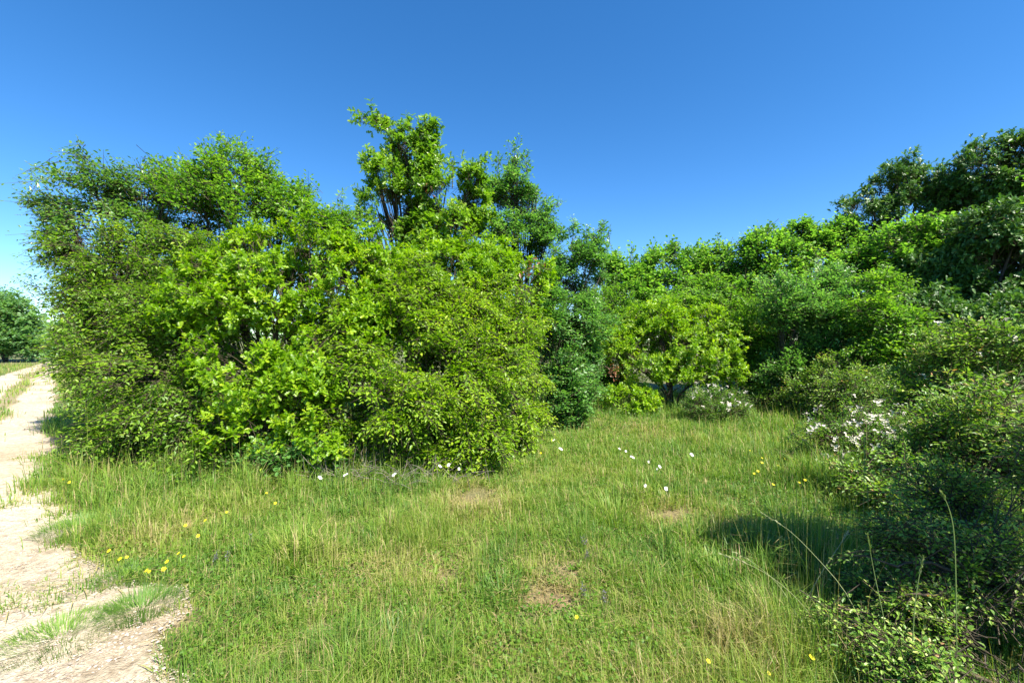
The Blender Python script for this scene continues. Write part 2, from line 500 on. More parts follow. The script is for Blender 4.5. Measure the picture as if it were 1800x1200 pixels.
def ground():
    xs, ys = axis_pts(-14, 9, .11, 1500), axis_pts(-2, 15, .11, 1500)
    X, Y = np.meshgrid(xs, ys)
    v = np.stack([X.ravel(), Y.ravel(), terrain(X.ravel(), Y.ravel())], -1)
    i = np.arange(len(v)).reshape(X.shape)
    q = np.stack([i[:-1, :-1], i[:-1, 1:], i[1:, 1:], i[1:, :-1]], -1).reshape(-1, 4)
    m, N, L = mat_new('meadow soil')
    tc = N.new("ShaderNodeTexCoord")
    n1 = N.new("ShaderNodeTexNoise"); n1.inputs["Scale"].default_value = 1.3; n1.inputs["Detail"].default_value = 6
    n2 = N.new("ShaderNodeTexNoise"); n2.inputs["Scale"].default_value = 38; n2.inputs["Detail"].default_value = 6
    r1 = ramp_node(N, [(.3, (.075, .105, .026)), (.55, (.13, .14, .045)), (.75, (.24, .18, .085))])
    r2 = ramp_node(N, [(.3, (.45, .45, .45)), (.7, (1.2, 1.2, 1.2))])
    mx = N.new("ShaderNodeMix"); mx.data_type, mx.blend_type = 'RGBA', 'MULTIPLY'; mx.inputs[0].default_value = 1
    p = N.new("ShaderNodeBsdfPrincipled"); p.inputs["Roughness"].default_value = .95
    b = N.new("ShaderNodeBump"); b.inputs["Strength"].default_value = .8; b.inputs["Distance"].default_value = .03
    o = N.new("ShaderNodeOutputMaterial")
    for a in (n1, n2):
        L.new(tc.outputs["Object"], a.inputs["Vector"])
    L.new(n1.outputs["Fac"], r1.inputs[0]); L.new(n2.outputs["Fac"], r2.inputs[0])
    L.new(r1.outputs[0], mx.inputs["A"]); L.new(r2.outputs[0], mx.inputs["B"])
    L.new(mx.outputs["Result"], p.inputs["Base Color"])
    L.new(n2.outputs["Fac"], b.inputs["Height"]); L.new(b.outputs[0], p.inputs["Normal"])
    L.new(p.outputs[0], o.inputs[0])
    at = N.new("ShaderNodeAttribute"); at.attribute_name = "bare"
    mb = N.new("ShaderNodeMix"); mb.data_type = 'RGBA'; mb.inputs["B"].default_value = (.24, .155, .085, 1)
    L.new(r1.outputs[0], mb.inputs["A"]); L.new(at.outputs["Fac"], mb.inputs[0]); L.new(mb.outputs["Result"], mx.inputs["A"])
    bx, by = X.ravel(), Y.ravel()
    bare = np.clip(spots(bx, by, BARE) * .85 * (.4 + noise2(bx, by, 95, 6)), 0, 1)
    g = build('ground', v, [q], m, smooth=True, attrs={"bare": bare})
    g["kind"] = "structure"
ground()

# right and left border of the dirt road, walking away from the camera
ROAD_R = np.array([(1.2, -1.8), (-.2, .5), ground_at(350, 1200), ground_at(285, 1080), ground_at(210, 990), ground_at(125, 900), ground_at(90, 820), ground_at(88, 750), (-13.4, 13.1), (-20.0, 19.4), (-29.5, 29.6), (-31.5, 33.2), (-30, 37), (-26, 40)])
ROAD_L = np.array([(-2.6, -3.2), (-3.6, -1.2), (-4.6, .2), (-5.0, .9), (-5.6, 1.7), (-6.3, 2.6), (-8.2, 4.9), (-10.6, 7.9), (-15.4, 12.5), (-22.3, 19.3), (-31.2, 29.4), (-34.4, 33.6), (-33.6, 38.5), (-29, 42)])

def resample(a, n):
    d = np.concatenate([[0], np.cumsum(np.linalg.norm(np.diff(ROAD_R, axis=0), axis=1))])
    s = np.linspace(0, 1, n) ** 1.5 * d[-1]
    out = np.stack([np.interp(s, d, a[:, 0]), np.interp(s, d, a[:, 1])], -1)
    for _ in range(12):
        out[1:-1] = out[1:-1] * .5 + (out[:-2] + out[2:]) * .25
    return out

RN, RT = 620, 130
_rr, _rl = resample(ROAD_R, RN), resample(ROAD_L, RN)

def border_dist(p, line):
    """signed distance to a border line (positive on its left, walking away from the camera)"""
    out = np.empty(len(p))
    tan = np.gradient(line, axis=0)
    tan /= np.linalg.norm(tan, axis=1, keepdims=True)
    for k in range(0, len(p), 4000):
        q = p[k:k + 4000]
        i = np.argmin(((q[:, None] - line[None]) ** 2).sum(-1), 1)
        e = q - line[i]
        out[k:k + 4000] = tan[i, 0] * e[:, 1] - tan[i, 1] * e[:, 0]
        far = np.linalg.norm(e, axis=1)
        out[k:k + 4000] = np.sign(out[k:k + 4000]) * far
    return out

def road_coord(x, y):
    """(t across the road: 0 right border .. 1 left border, metres inside the nearer border) of ground points"""
    p = np.stack([x, y], -1)
    a, b = border_dist(p, _rr), -border_dist(p, _rl)
    lat = np.minimum(a, b) + road_edge_offset(x, y) * .8 * np.clip(9 / np.maximum(np.hypot(x, y), 9), .25, 1)
    return np.where(a + b > .05, a / np.maximum(a + b, .05), 9.0), lat

def strip_mask(t, x, y):
    """grass strip between the wheel tracks (1 inside)"""
    d = np.sqrt(x * x + y * y)
    c = np.interp(d, [5, 9, 14, 20, 28], [.60, .52, .50, .48, .46])
    hw = np.interp(d, [4, 7, 10, 14, 20, 30], [.01, .07, .12, .13, .13, .13])
    return np.clip((hw - np.abs(t - c) + (noise2(x, y, 31, 1.3) - .5) * .12) / .05, 0, 1)

def road_edge_offset(x, y):
    return (noise2(x, y, 21, 1.6) - .5) * .42 + (noise2(x, y, 22, 4.7) - .5) * .30

def road():
    tt = np.linspace(-.20, 1.06, RT)
    g = _rr[:, None] + (_rl - _rr)[:, None] * tt[None, :, None]
    x, y = g[..., 0].ravel(), g[..., 1].ravel()
    t, din = road_coord(x, y)
    z = terrain(x, y) + np.where(din > .0, .012 * np.clip(din / .1, 0, 1), np.clip(din * .35, -.05, 0)) + .004
    near = np.clip((6.5 - np.hypot(x, y)) / 3, 0, 1)
    z += (noise2(x, y, 23, 9) - .5) * .022 * near + (noise2(x, y, 24, 23) - .5) * .014 * near
    v = np.stack([x, y, z], -1)
    i = np.arange(RN * RT).reshape(RN, RT)
    q = np.stack([i[:-1, :-1], i[1:, :-1], i[1:, 1:], i[:-1, 1:]], -1).reshape(-1, 4)[:, ::-1]
    m, N, L = mat_new('pale dirt road')
    tc = N.new("ShaderNodeTexCoord")
    def nz_(s, d=6):
        a = N.new("ShaderNodeTexNoise"); a.inputs["Scale"].default_value = s; a.inputs["Detail"].default_value = d
        L.new(tc.outputs["Object"], a.inputs["Vector"]); return a
    n1, n2, n3 = nz_(.9), nz_(14, 8), nz_(70, 4)
    vo = N.new("ShaderNodeTexVoronoi"); vo.inputs["Scale"].default_value = 42
    L.new(tc.outputs["Object"], vo.inputs["Vector"])
    r1 = ramp_node(N, [(.30, (.42, .335, .225)), (.5, (.52, .44, .325)), (.7, (.57, .50, .39))])
    r2 = ramp_node(N, [(.28, (.62, .58, .54)), (.5, (.97, .97, .97)), (.75, (1.1, 1.1, 1.1))])
    r3 = ramp_node(N, [(.0, (1.06, 1.06, 1.06)), (.5, (.95, .95, .95)), (.8, (.72, .70, .68))])
    mx = N.new("ShaderNodeMix"); mx.data_type, mx.blend_type = 'RGBA', 'MULTIPLY'; mx.inputs[0].default_value = 1
    mx2 = N.new("ShaderNodeMix"); mx2.data_type, mx2.blend_type = 'RGBA', 'MULTIPLY'; mx2.inputs[0].default_value = .8
    ag = N.new("ShaderNodeAttribute"); ag.attribute_name = "gravel"
    mg = N.new("ShaderNodeMix"); mg.data_type, mg.blend_type = 'RGBA', 'MULTIPLY'; mg.inputs["B"].default_value = (.80, .79, .77, 1)
    at = N.new("ShaderNodeAttribute"); at.attribute_name = "verge"
    mx3 = N.new("ShaderNodeMix"); mx3.data_type = 'RGBA'; mx3.inputs["B"].default_value = (.20, .165, .075, 1)
    p = N.new("ShaderNodeBsdfPrincipled"); p.inputs["Roughness"].default_value = .95; p.inputs["Specular IOR Level"].default_value = .15
    ad = N.new("ShaderNodeMath"); ad.operation = 'ADD'
    b = N.new("ShaderNodeBump"); b.inputs["Strength"].default_value = .9; b.inputs["Distance"].default_value = .022
    o = N.new("ShaderNodeOutputMaterial")
    L.new(n1.outputs["Fac"], r1.inputs[0]); L.new(n2.outputs["Fac"], r2.inputs[0]); L.new(vo.outputs["Distance"], r3.inputs[0])
    L.new(r1.outputs[0], mx.inputs["A"]); L.new(r2.outputs[0], mx.inputs["B"])
    L.new(mx.outputs["Result"], mx2.inputs["A"]); L.new(r3.outputs[0], mx2.inputs["B"])
    L.new(mx2.outputs["Result"], mg.inputs["A"]); L.new(ag.outputs["Fac"], mg.inputs[0]); L.new(mg.outputs["Result"], mx3.inputs["A"]); L.new(at.outputs["Fac"], mx3.inputs[0])
    L.new(mx3.outputs["Result"], p.inputs["Base Color"])
    L.new(n2.outputs["Fac"], ad.inputs[0]); L.new(n3.outputs["Fac"], ad.inputs[1])
    L.new(ad.outputs[0], b.inputs["Height"]); L.new(b.outputs[0], p.inputs["Normal"])
    L.new(p.outputs[0], o.inputs[0])
    verge = np.clip(1 - (din + .02) / .10, 0, 1) * .8
    verge = np.maximum(verge, strip_mask(t, x, y) * .75)
    r = build('dirt_road', v, [q], m, attrs={"verge": verge, "gravel": np.clip((6.5 - np.hypot(x, y)) / 2.5, 0, 1) * (.55 + .45 * noise2(x, y, 25, 1.4))}, smooth=True)
    r["kind"] = "structure"
road()

def gravel():
    rng = np.random.default_rng(77)
    n = 80000
    d = 1.7 + 5.0 * rng.random(n) ** 1.3
    a = rng.uniform(-62, -14, n) * math.pi / 180
    x, y = d * np.sin(a) / np.cos(a * .0), d * np.cos(a)
    t, din = road_coord(x, y)
    ok = (din > -.02) & (noise2(x, y, 41, 1.7) + noise2(x, y, 42, 5) * .5 > np.interp(d, [2, 6.5], [.1, .9]))
    x, y, d = x[ok], y[ok], d[ok]
    n = len(x)
    ico = np.array([(0, 0, 1), (.9, 0, .35), (.28, .86, .35), (-.73, .53, .35), (-.73, -.53, .35), (.28, -.86, .35), (0, 0, -.7)])
    fc = np.array([(0, 1, 2), (0, 2, 3), (0, 3, 4), (0, 4, 5), (0, 5, 1), (6, 2, 1), (6, 3, 2), (6, 4, 3), (6, 5, 4), (6, 1, 5)])
    s = .0026 + .0070 * rng.random(n) ** 4
    sc = np.stack([s * rng.uniform(.8, 1.6, n), s * rng.uniform(.7, 1.2, n), s * rng.uniform(.45, .9, n)], -1)
    v = ico[None] * sc[:, None] * rng.uniform(.75, 1.2, (n, 7, 1))
    ph = rng.uniform(0, 6.28, n)
    c, sn = np.cos(ph)[:, None], np.sin(ph)[:, None]
    v = np.stack([v[..., 0] * c - v[..., 1] * sn, v[..., 0] * sn + v[..., 1] * c, v[..., 2]], -1)
    v += np.stack([x, y, terrain(x, y) + .014 + s * .2], -1)[:, None]
    f = (np.arange(n) * 7)[:, None, None] + fc[None]
    m = leaf_mat('limestone gravel', [(0, (.24, .20, .16)), (.6, (.40, .335, .265)), (1, (.52, .46, .385))], trans=0.0, rough=.9, spec=.2)
    g = build('gravel', v.reshape(-1, 3), [f.reshape(-1, 3)], m, attrs={"tint": np.repeat(rng.random(n), 7)})
    g["kind"] = "stuff"
gravel()

# ------------------------------------------------------------------ grass and low herbs of the meadow
LUSH = [(745, 935, .30, .35), (520, 985, .3, .3), (1150, 860, .5, .15), (1280, 850, .6, .2), (1200, 1030, .4, .1), (690, 1130, .4, -.16), (880, 1020, .25, -.15), (1100, 1010, .3, .05), (400, 1000, .4, -.08), (1400, 930, .5, .1)]

def grass_sites(rng, n, d0, d1, amin, amax):
    d = rng.uniform(d0, d1, n)
    a = np.radians(rng.uniform(amin, amax, n))
    return d * np.sin(a), d * np.cos(a)

def grass():
    rng = np.random.default_rng(5)
    sx, sy = [], []
    for n, d0, d1, a0, a1 in ((400000, 1.45, 7.2, -72, 74), (150000, 7.2, 14, -66, 54), (60000, 14, 42, -72, -36)):
        x, y = grass_sites(rng, n, d0, d1, a0, a1)
        sx.append(x)
        sy.append(y)
    x, y = np.concatenate(sx), np.concatenate(sy)
    d = np.hypot(x, y)
    t, lat = road_coord(x, y)
    strip = strip_mask(t, x, y) * (d > 3.0)
    tuft = noise2(x, y, 51, 2.6)
    island = (noise2(x, y, 52, 1.9) > .68) & (lat < .9) & (d < 6.5)
    frng = (noise2(x, y, 55, 3.2) * .6 + noise2(x, y, 56, 8) * .4)
    p_keep = np.where(lat < .02, 1, np.where((lat < .42) & (d < 9) & (frng > .42 + lat * .75), .8, np.where(strip > .3, .75 * strip, np.where(island, .7, 0))))
    p_keep *= np.clip(1 - spots(x, y, BARE) * 1.0, .26, 1)
    p_keep *= np.where(noise2(x, y, 54, 4.5) + noise2(x, y, 53, 11) * .6 < .46, .45, 1)
    ok = rng.random(len(x)) < p_keep
    x, y, d, lat, strip, island = x[ok], y[ok], d[ok], lat[ok], strip[ok], island[ok]
    n = len(x)
    # half of the blades stand in tussocks: they spread from a common foot and share length and colour
    ncen = n // 34
    cen = rng.choice(n, ncen, replace=False)
    who = rng.integers(0, ncen, n)
    tus = rng.random(n) < .52
    ox, oy = rng.normal(0, 1, n), rng.normal(0, 1, n)
    sp_r = (.016 + .0085 * d[cen[who]]) * rng.uniform(.6, 1.3, ncen)[who]
    x = np.where(tus, x[cen[who]] + ox * sp_r, x)
    y = np.where(tus, y[cen[who]] + oy * sp_r, y)
    for_c = np.where(tus, cen[who], np.arange(n))
    d, lat, strip, island = np.hypot(x, y), lat[for_c], strip[for_c], island[for_c]
    t_h = np.where(tus, rng.uniform(.8, 1.75, ncen)[who], 1.0)
    t_c = np.where(tus, rng.normal(0, .10, ncen)[who], 0.0)
    litter = rng.random(n) < .055
    # length of the blades
    big, mid_, fin = noise2(x, y, 61, .8), noise2(x, y, 62, 3.1), noise2(x, y, 63, 9)
    hgt = .030 + .095 * big * mid_ * 2 + .05 * fin * fin
    # taller growth along the foot of the thicket
    fx, fy = [], []
    for q in ((60, 850), (200, 850), (330, 855), (420, 860), (520, 845), (640, 838)):
        a_, b_ = ground_at(*q)
        fx.append(a_)
        fy.append(b_)
    edge = np.max(np.stack([np.exp(-((x - a_) ** 2 + (y - b_) ** 2) / .65 ** 2) for a_, b_ in zip(fx, fy)]), 0)
    hgt += edge * .17 * (.3 + fin)
    hgt += spots(x, y, [(745, 935, .25, .10), (520, 985, .25, .14), (1130, 880, .35, .08), (690, 1150, .4, .05), (1280, 800, 1.0, .10), (1100, 720, 1.5, .06), (1350, 730, 1.2, .08), (1440, 1000, .5, .16), (1480, 860, .6, .2), (1380, 1160, .3, .12)])
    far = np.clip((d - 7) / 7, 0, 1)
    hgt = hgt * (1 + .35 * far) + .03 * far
    hgt *= np.where((lat > .0) & (strip < .3), .6, 1) * np.where(strip > .3, .75, 1)
    hgt *= np.clip(1 - spots(x, y, BARE) * .7, .3, 1)
    hgt *= rng.uniform(.55, 1.35, n) * t_h
    stalk = rng.random(n) < .018
    hgt = np.where(stalk, hgt * 1.9 + .05, hgt)
    wid = np.clip(.0030 * rng.uniform(.6, 1.5, n) * np.maximum(d / 2.6, .9) ** .85, 0, .02)
    wid *= 1 + 1.0 * np.clip(spots(x, y, [(520, 985, .25, .8), (1130, 880, .35, .6), (1290, 1000, .5, .7), (880, 1020, .2, .6), (690, 1150, .4, .4)]), 0, 1)
    wid = np.where(stalk, wid * .55, wid)
    ph = np.where(tus, np.arctan2(oy, ox) + rng.normal(0, .5, n), rng.uniform(0, 2 * np.pi, n))
    dirx = np.stack([np.cos(ph), np.sin(ph), np.zeros(n)], -1)
    perp = np.stack([-np.sin(ph), np.cos(ph), np.zeros(n)], -1)
    lean = rng.uniform(.05, 1.0, n) ** 1.2
    lean = np.where(stalk, lean * .25, lean)
    hgt = np.where(litter, rng.uniform(.07, .2, n), hgt)
    base = np.stack([x, y, terrain(x, y) - .006], -1)
    base[:, 2] += np.where(litter, rng.uniform(.008, .05, n), 0)
    m1 = base + UP * (hgt * .58)[:, None] + dirx * (hgt * lean * .28)[:, None]
    tip = base + UP * (hgt * (1 - .38 * lean))[:, None] + dirx * (hgt * lean * .85)[:, None]
    m1 = np.where(litter[:, None], base + dirx * (hgt * .5)[:, None] + UP * .006, m1)
    tip = np.where(litter[:, None], base + dirx * hgt[:, None] + UP * (hgt * rng.uniform(-.1, .25, n))[:, None], tip)
    h = perp * (wid * .5)[:, None]
    V = np.stack([base - h, base + h, m1 + h * .85, m1 - h * .85, tip], 1).reshape(-1, 3)
    i5 = np.arange(n)[:, None] * 5
    tint = .38 + (noise2(x, y, 71, .9) - .5) * .34 + (noise2(x, y, 72, 3.4) - .5) * .34 + rng.normal(0, .085, n)
    dry = spots(x, y, DRY) * 1.0
    tint += t_c
    tint += dry * .8 + spots(x, y, LUSH) * .45
    tint = np.where(rng.random(n) < .13 + .5 * np.clip(dry, 0, 1), np.maximum(tint, rng.uniform(.66, 1.0, n)), tint)
    tint = np.where(strip > .3, tint + .08, tint)
    tint = np.where(stalk, np.maximum(tint, rng.uniform(.45, .85, n)), tint)
    tint = np.where(litter, rng.uniform(.66, .95, n), tint)
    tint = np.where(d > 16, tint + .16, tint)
    tint = np.clip(tint, 0, 1)
    tv = np.repeat(tint, 5)
    tv[4::5] = np.clip(tv[4::5] + .07, 0, 1)
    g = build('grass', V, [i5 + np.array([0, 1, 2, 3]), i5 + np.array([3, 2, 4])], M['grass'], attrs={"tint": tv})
    g["kind"] = "stuff"
    g["label"] = "short meadow grass with dry straw coloured patches"

    # broad-leaved herbs between the blades
    x, y = grass_sites(rng, 150000, 1.6, 10, -55, 54)
    d = np.hypot(x, y)
    t, lat = road_coord(x, y)
    ok = (lat < -.02) & (noise2(x, y, 81, 1.5) + noise2(x, y, 82, 4) * .55 > .72) & (rng.random(len(x)) > spots(x, y, BARE))
    x, y, d = x[ok], y[ok], d[ok]
    n = len(x)
    edge = np.max(np.stack([np.exp(-((x - a_) ** 2 + (y - b_) ** 2) / .6 ** 2) for a_, b_ in zip(fx, fy)]), 0)
    z = terrain(x, y) + rng.uniform(.01, .075, n) + edge * rng.uniform(0, .22, n)
    pos = np.stack([x, y, z], -1)
    dd = nz(np.stack([rng.normal(0, 1, n), rng.normal(0, 1, n), rng.uniform(.0, .8, n)], -1))
    nr = UP + rng.normal(0, .45, (n, 3))
    sz = rng.uniform(.008, .024, n) * np.maximum(d / 3, 1) ** .4
    # rosettes of long-leaved weeds
    m = 620
    wx, wy = grass_sites(rng, m, 1.7, 7.5, -50, 52)
    ok2 = road_coord(wx, wy)[1] < -.05
    wx, wy = wx[ok2], wy[ok2]
    m, k = len(wx), 9
    ph = rng.uniform(0, 6.283, (m, k))
    wsz = (rng.uniform(.03, .075, m)[:, None] * rng.uniform(.6, 1.15, (m, k))).ravel()
    wd = np.stack([np.cos(ph), np.sin(ph), rng.uniform(.15, 1.1, (m, k))], -1).reshape(-1, 3)
    wp_ = np.repeat(np.stack([wx, wy, terrain(wx, wy) + .012], -1), k, 0)
    wv, wf, wt = leaf_mesh(wp_, wd, UP - wd * .35 + rng.normal(0, .15, wd.shape), wsz, np.clip(np.repeat(rng.uniform(.15, .85, m), k) + rng.normal(0, .08, m * k), 0, 1), NARROW)
    g = build('broad_weeds', wv, [wf], M['herb'], attrs={"tint": wt})
    g["kind"] = "stuff"
    g["label"] = "rosettes of long leaved weeds among the grass"
    v, f, tt = leaf_mesh(pos, dd, nr, sz, np.clip(.35 + (noise2(x, y, 83, 2) - .5) * .6 + rng.normal(0, .16, n), 0, 1), ROUND)
    g = build('ground_cover', v, [f], M['herb'], attrs={"tint": tt})
    g["kind"] = "stuff"
    g["label"] = "low broad leaved herbs creeping between the grass"
grass()

# ------------------------------------------------------------------ the thicket on the left
T3 = ('trunk', 'branches', 'crown')
plant('elm_tree', 'grey-green elm leaning left over the road end of the thicket', 'tree', 'elm',
      [(165, 330, 75, 42, 6.9), (110, 365, 45, 25, 6.9), (205, 395, 85, 60, 7.0), (255, 345, 55, 45, 7.2), (130, 420, 40, 30, 6.8), (300, 330, 45, 35, 7.3)], 101,
      base=(-5.6, 6.6), trunk_r=.05, gap=.43, part=T3,
      shoots=[([(150, 320, 6.9), (100, 300, 6.8), (55, 296, 6.8)], 16, .05), ([(130, 355, 6.9), (85, 345, 6.8), (45, 352, 6.8)], 16, .05),
              ([(190, 300, 7), (150, 275, 6.9), (115, 266, 6.9)], 14, .05), ([(110, 380, 6.9), (75, 378, 6.8)], 9, .05), ([(250, 310, 7.1), (285, 285, 7.1)], 7, .04)])
plant('hornbeam', 'olive green bushy hornbeam beside the dirt road, left end of the thicket', 'shrub', 'olive',
      [(225, 660, 80, 110, 5.9), (275, 770, 92, 70, 5.45), (225, 520, 100, 95, 6.5), (170, 560, 42, 95, 6.9), (335, 690, 95, 115, 5.7), (180, 450, 70, 55, 6.9),
       (200, 775, 52, 55, 5.35), (195, 670, 48, 80, 6.3), (345, 800, 80, 45, 5.15), (310, 580, 90, 90, 6.2), (120, 445, 30, 26, 7.0), (350, 480, 80, 70, 6.4), (390, 740, 60, 70, 5.4)], 102,
      base=(-4.6, 6.3), trunk_r=.05, stems=True, gap=.33, lumps=2.4, part=('stems', 'branches', 'foliage'),
      shoots=[([(110, 520, 6.8), (70, 505, 6.7), (28, 488, 6.7)], 16, .04), ([(120, 540, 6.8), (78, 538, 6.7)], 8, .04), ([(105, 450, 6.9), (62, 452, 6.8)], 12, .05),
              ([(110, 610, 6.4), (82, 600, 6.3)], 7, .05)])
plant('maple_tree', 'green field maple with the tallest rounded top of the thicket, left of the oak', 'tree', 'mid',
      [(400, 315, 62, 52, 7.2), (445, 350, 50, 60, 7.2), (345, 345, 65, 50, 7.3), (390, 420, 110, 70, 7.1), (320, 420, 70, 70, 7.2), (500, 365, 45, 45, 7.2), (540, 395, 55, 45, 7.2), (600, 400, 35, 35, 7.6)], 103,
      base=(-4.2, 7.3), trunk_r=.07, gap=.34, part=T3,
      shoots=[([(400, 280, 7.2), (392, 243, 7.2)], 9, .05), ([(425, 285, 7.2), (424, 250, 7.2)], 9, .05), ([(465, 310, 7.2), (478, 285, 7.1)], 7, .04),
              ([(535, 360, 7.2), (546, 322, 7.2)], 8, .04), ([(300, 320, 7.3), (270, 302, 7.3)], 6, .04), ([(600, 385, 7.6), (603, 345, 7.6)], 9, .05), ([(340, 300, 7.3), (325, 280, 7.3)], 6, .04)])
plant('oak_shrub', 'bright yellow-green oak scrub with black hollows, front of the thicket', 'shrub', 'oak',
      [(440, 450, 105, 55, 6.1), (545, 440, 75, 60, 6.2), (470, 545, 105, 70, 5.75), (420, 640, 95, 65, 5.35), (525, 690, 85, 60, 5.25), (610, 500, 70, 75, 6.2),
       (590, 600, 80, 70, 5.7), (380, 530, 75, 70, 5.8), (640, 560, 70, 60, 6.0), (480, 490, 110, 60, 6.0), (350, 560, 60, 60, 5.9), (450, 760, 85, 45, 5.25), (560, 770, 60, 40, 5.2), (640, 450, 45, 40, 6.5)], 104,
      base=(-2.6, 6.1), trunk_r=.05, stems=True, gap=.44, lumps=2.1, part=('stems', 'branches', 'foliage'))
plant('hornbeam', 'light green hornbeam scrub with fine drooping leaves bulging onto the meadow', 'shrub', 'hornbeam',
      [(710, 575, 105, 75, 6.1), (800, 670, 115, 100, 5.9), (700, 720, 110, 85, 5.45), (825, 765, 85, 58, 5.55), (640, 650, 75, 80, 5.6), (885, 710, 60, 75, 6.5),
       (790, 550, 90, 60, 6.5), (870, 600, 65, 70, 6.9), (640, 790, 70, 40, 5.3), (740, 800, 80, 32, 5.3), (925, 735, 40, 40, 6.9), (920, 650, 40, 60, 7.1), (720, 510, 90, 50, 6.5), (620, 580, 60, 70, 5.9), (560, 740, 60, 60, 5.3), (880, 780, 50, 40, 6.2), (840, 520, 70, 45, 7.0)], 105,
      base=(-1.0, 6.3), trunk_r=.045, stems=True, gap=.33, lumps=2.2, part=('stems', 'branches', 'foliage'))
plant('oak_shrub', 'bright green oak scrub below the tall oak, at the top of the thicket', 'shrub', 'oak',
      [(800, 490, 105, 45, 7.3), (870, 480, 65, 42, 7.5), (710, 485, 70, 42, 7.2), (900, 540, 60, 50, 7.6), (660, 520, 45, 40, 6.9), (760, 530, 70, 40, 6.9), (930, 490, 40, 40, 7.7), (620, 470, 60, 40, 6.9), (900, 580, 50, 60, 7.6), (850, 440, 50, 30, 7.9), (760, 450, 60, 26, 7.8)], 106,
      base=(-1.0, 7.5), trunk_r=.05, stems=True, gap=.38, lumps=2.8, part=('stems', 'branches', 'foliage'))
plant('oak_tree', 'tall slender oak with a bent tip standing above the thicket', 'tree', 'tall_oak',
      [(735, 330, 42, 50, 8.6), (715, 262, 34, 38, 8.6), (745, 240, 26, 32, 8.6), (690, 330, 42, 36, 8.5), (662, 370, 28, 24, 8.5), (690, 400, 55, 28, 8.4), (785, 345, 40, 40, 8.5),
       (830, 320, 26, 32, 8.6), (830, 370, 36, 40, 8.7), (790, 400, 55, 34, 8.5), (655, 290, 14, 18, 8.5), (730, 400, 40, 30, 8.6), (660, 410, 30, 16, 8.4), (700, 365, 50, 42, 8.5), (745, 285, 32, 38, 8.6), (800, 372, 48, 38, 8.6), (682, 300, 24, 28, 8.5), (775, 425, 50, 28, 8.3)], 107,
      base=(-1.85, 8.7), trunk_r=.07, gap=.47, lumps=3.4, rough_out=.75, dens=1.3, part=T3, under=.7,
      shoots=[([(705, 240, 8.6), (670, 222, 8.5), (634, 208, 8.5)], 34, .06), ([(680, 215, 8.5), (655, 203, 8.5)], 12, .05), ([(755, 250, 8.6), (768, 300, 8.6)], 12, .05),
              ([(720, 230, 8.6), (712, 207, 8.6)], 8, .04), ([(660, 320, 8.5), (640, 270, 8.5)], 10, .05), ([(795, 320, 8.5), (795, 278, 8.5)], 10, .05), ([(840, 310, 8.6), (848, 280, 8.6)], 8, .04),
              ([(655, 345, 8.5), (630, 340, 8.5)], 6, .04), ([(655, 385, 8.5), (628, 385, 8.5)], 6, .04)])
plant('ash_tree', 'slender grey-green ash with bare double stem, right of the tall oak', 'tree', 'ash',
      [(905, 345, 44, 40, 9.4), (908, 295, 17, 32, 9.4), (935, 365, 34, 38, 9.4), (880, 390, 32, 32, 9.3), (962, 395, 17, 20, 9.4), (870, 335, 24, 28, 9.4), (900, 430, 60, 40, 9.2), (955, 425, 26, 26, 9.4), (915, 320, 26, 30, 9.4), (925, 400, 40, 34, 9.3), (862, 425, 34, 40, 9.3), (968, 440, 30, 34, 9.2), (945, 335, 22, 26, 9.4)], 108,
      base=(.15, 9.5), trunk_r=.05, gap=.45, lumps=3.0, dens=1.1, part=T3, limb=8, under=.8,
      shoots=[([(908, 290, 9.4), (903, 250, 9.4)], 16, .05), ([(925, 320, 9.4), (925, 270, 9.4)], 12, .04), ([(960, 380, 9.4), (978, 355, 9.4)], 7, .04), ([(875, 320, 9.4), (875, 276, 9.4)], 8, .04)])
plant('ash_tree', 'dark grey-green ash scrub with slanting stems at the right end of the thicket', 'tree', 'ash',
      [(1005, 465, 38, 50, 8.7), (1045, 455, 26, 45, 8.8), (1000, 545, 52, 60, 8.6), (960, 560, 42, 70, 8.2), (1035, 560, 38, 60, 8.8), (975, 640, 45, 45, 8.3), (1030, 620, 38, 44, 8.8), (975, 490, 36, 44, 8.5), (1055, 500, 28, 40, 8.9), (1010, 500, 44, 40, 8.6)], 109,
      base=(.75, 8.7), trunk_r=.035, stems=True, gap=.36, lumps=2.6, part=T3, limb=9, under=.8,
      shoots=[([(1005, 430, 8.7), (1012, 385, 8.7)], 14, .05), ([(1050, 420, 8.8), (1062, 398, 8.8)], 9, .04), ([(1030, 430, 8.8), (1032, 400, 8.8)], 9, .04), ([(1068, 430, 8.8), (1070, 405, 8.8)], 5, .03)])
plant('privet_bush', 'low blue-green rounded bush at the corner of the thicket', 'bush', 'privet',
      [(1000, 695, 42, 38, 8.0), (985, 660, 32, 34, 8.2), (1030, 680, 28, 36, 8.3), (1005, 728, 34, 18, 7.8)], 110,
      base=(1.0, 8.1), trunk_r=.02, stems=True, gap=.26, lumps=3.5, part=('stems', 'branches', 'foliage'))
plant('dogwood_bush', 'small pale green leafy bush in the grass at the foot of the oak scrub', 'bush', 'privet',
      [(500, 800, 45, 30, 4.95), (440, 812, 40, 24, 4.9), (560, 800, 40, 26, 5.0)], 111,
      base=(-2.5, 5.0), trunk_r=.012, stems=True, gap=.3, lumps=4, part=('stems', 'branches', 'foliage'), dens=.8)

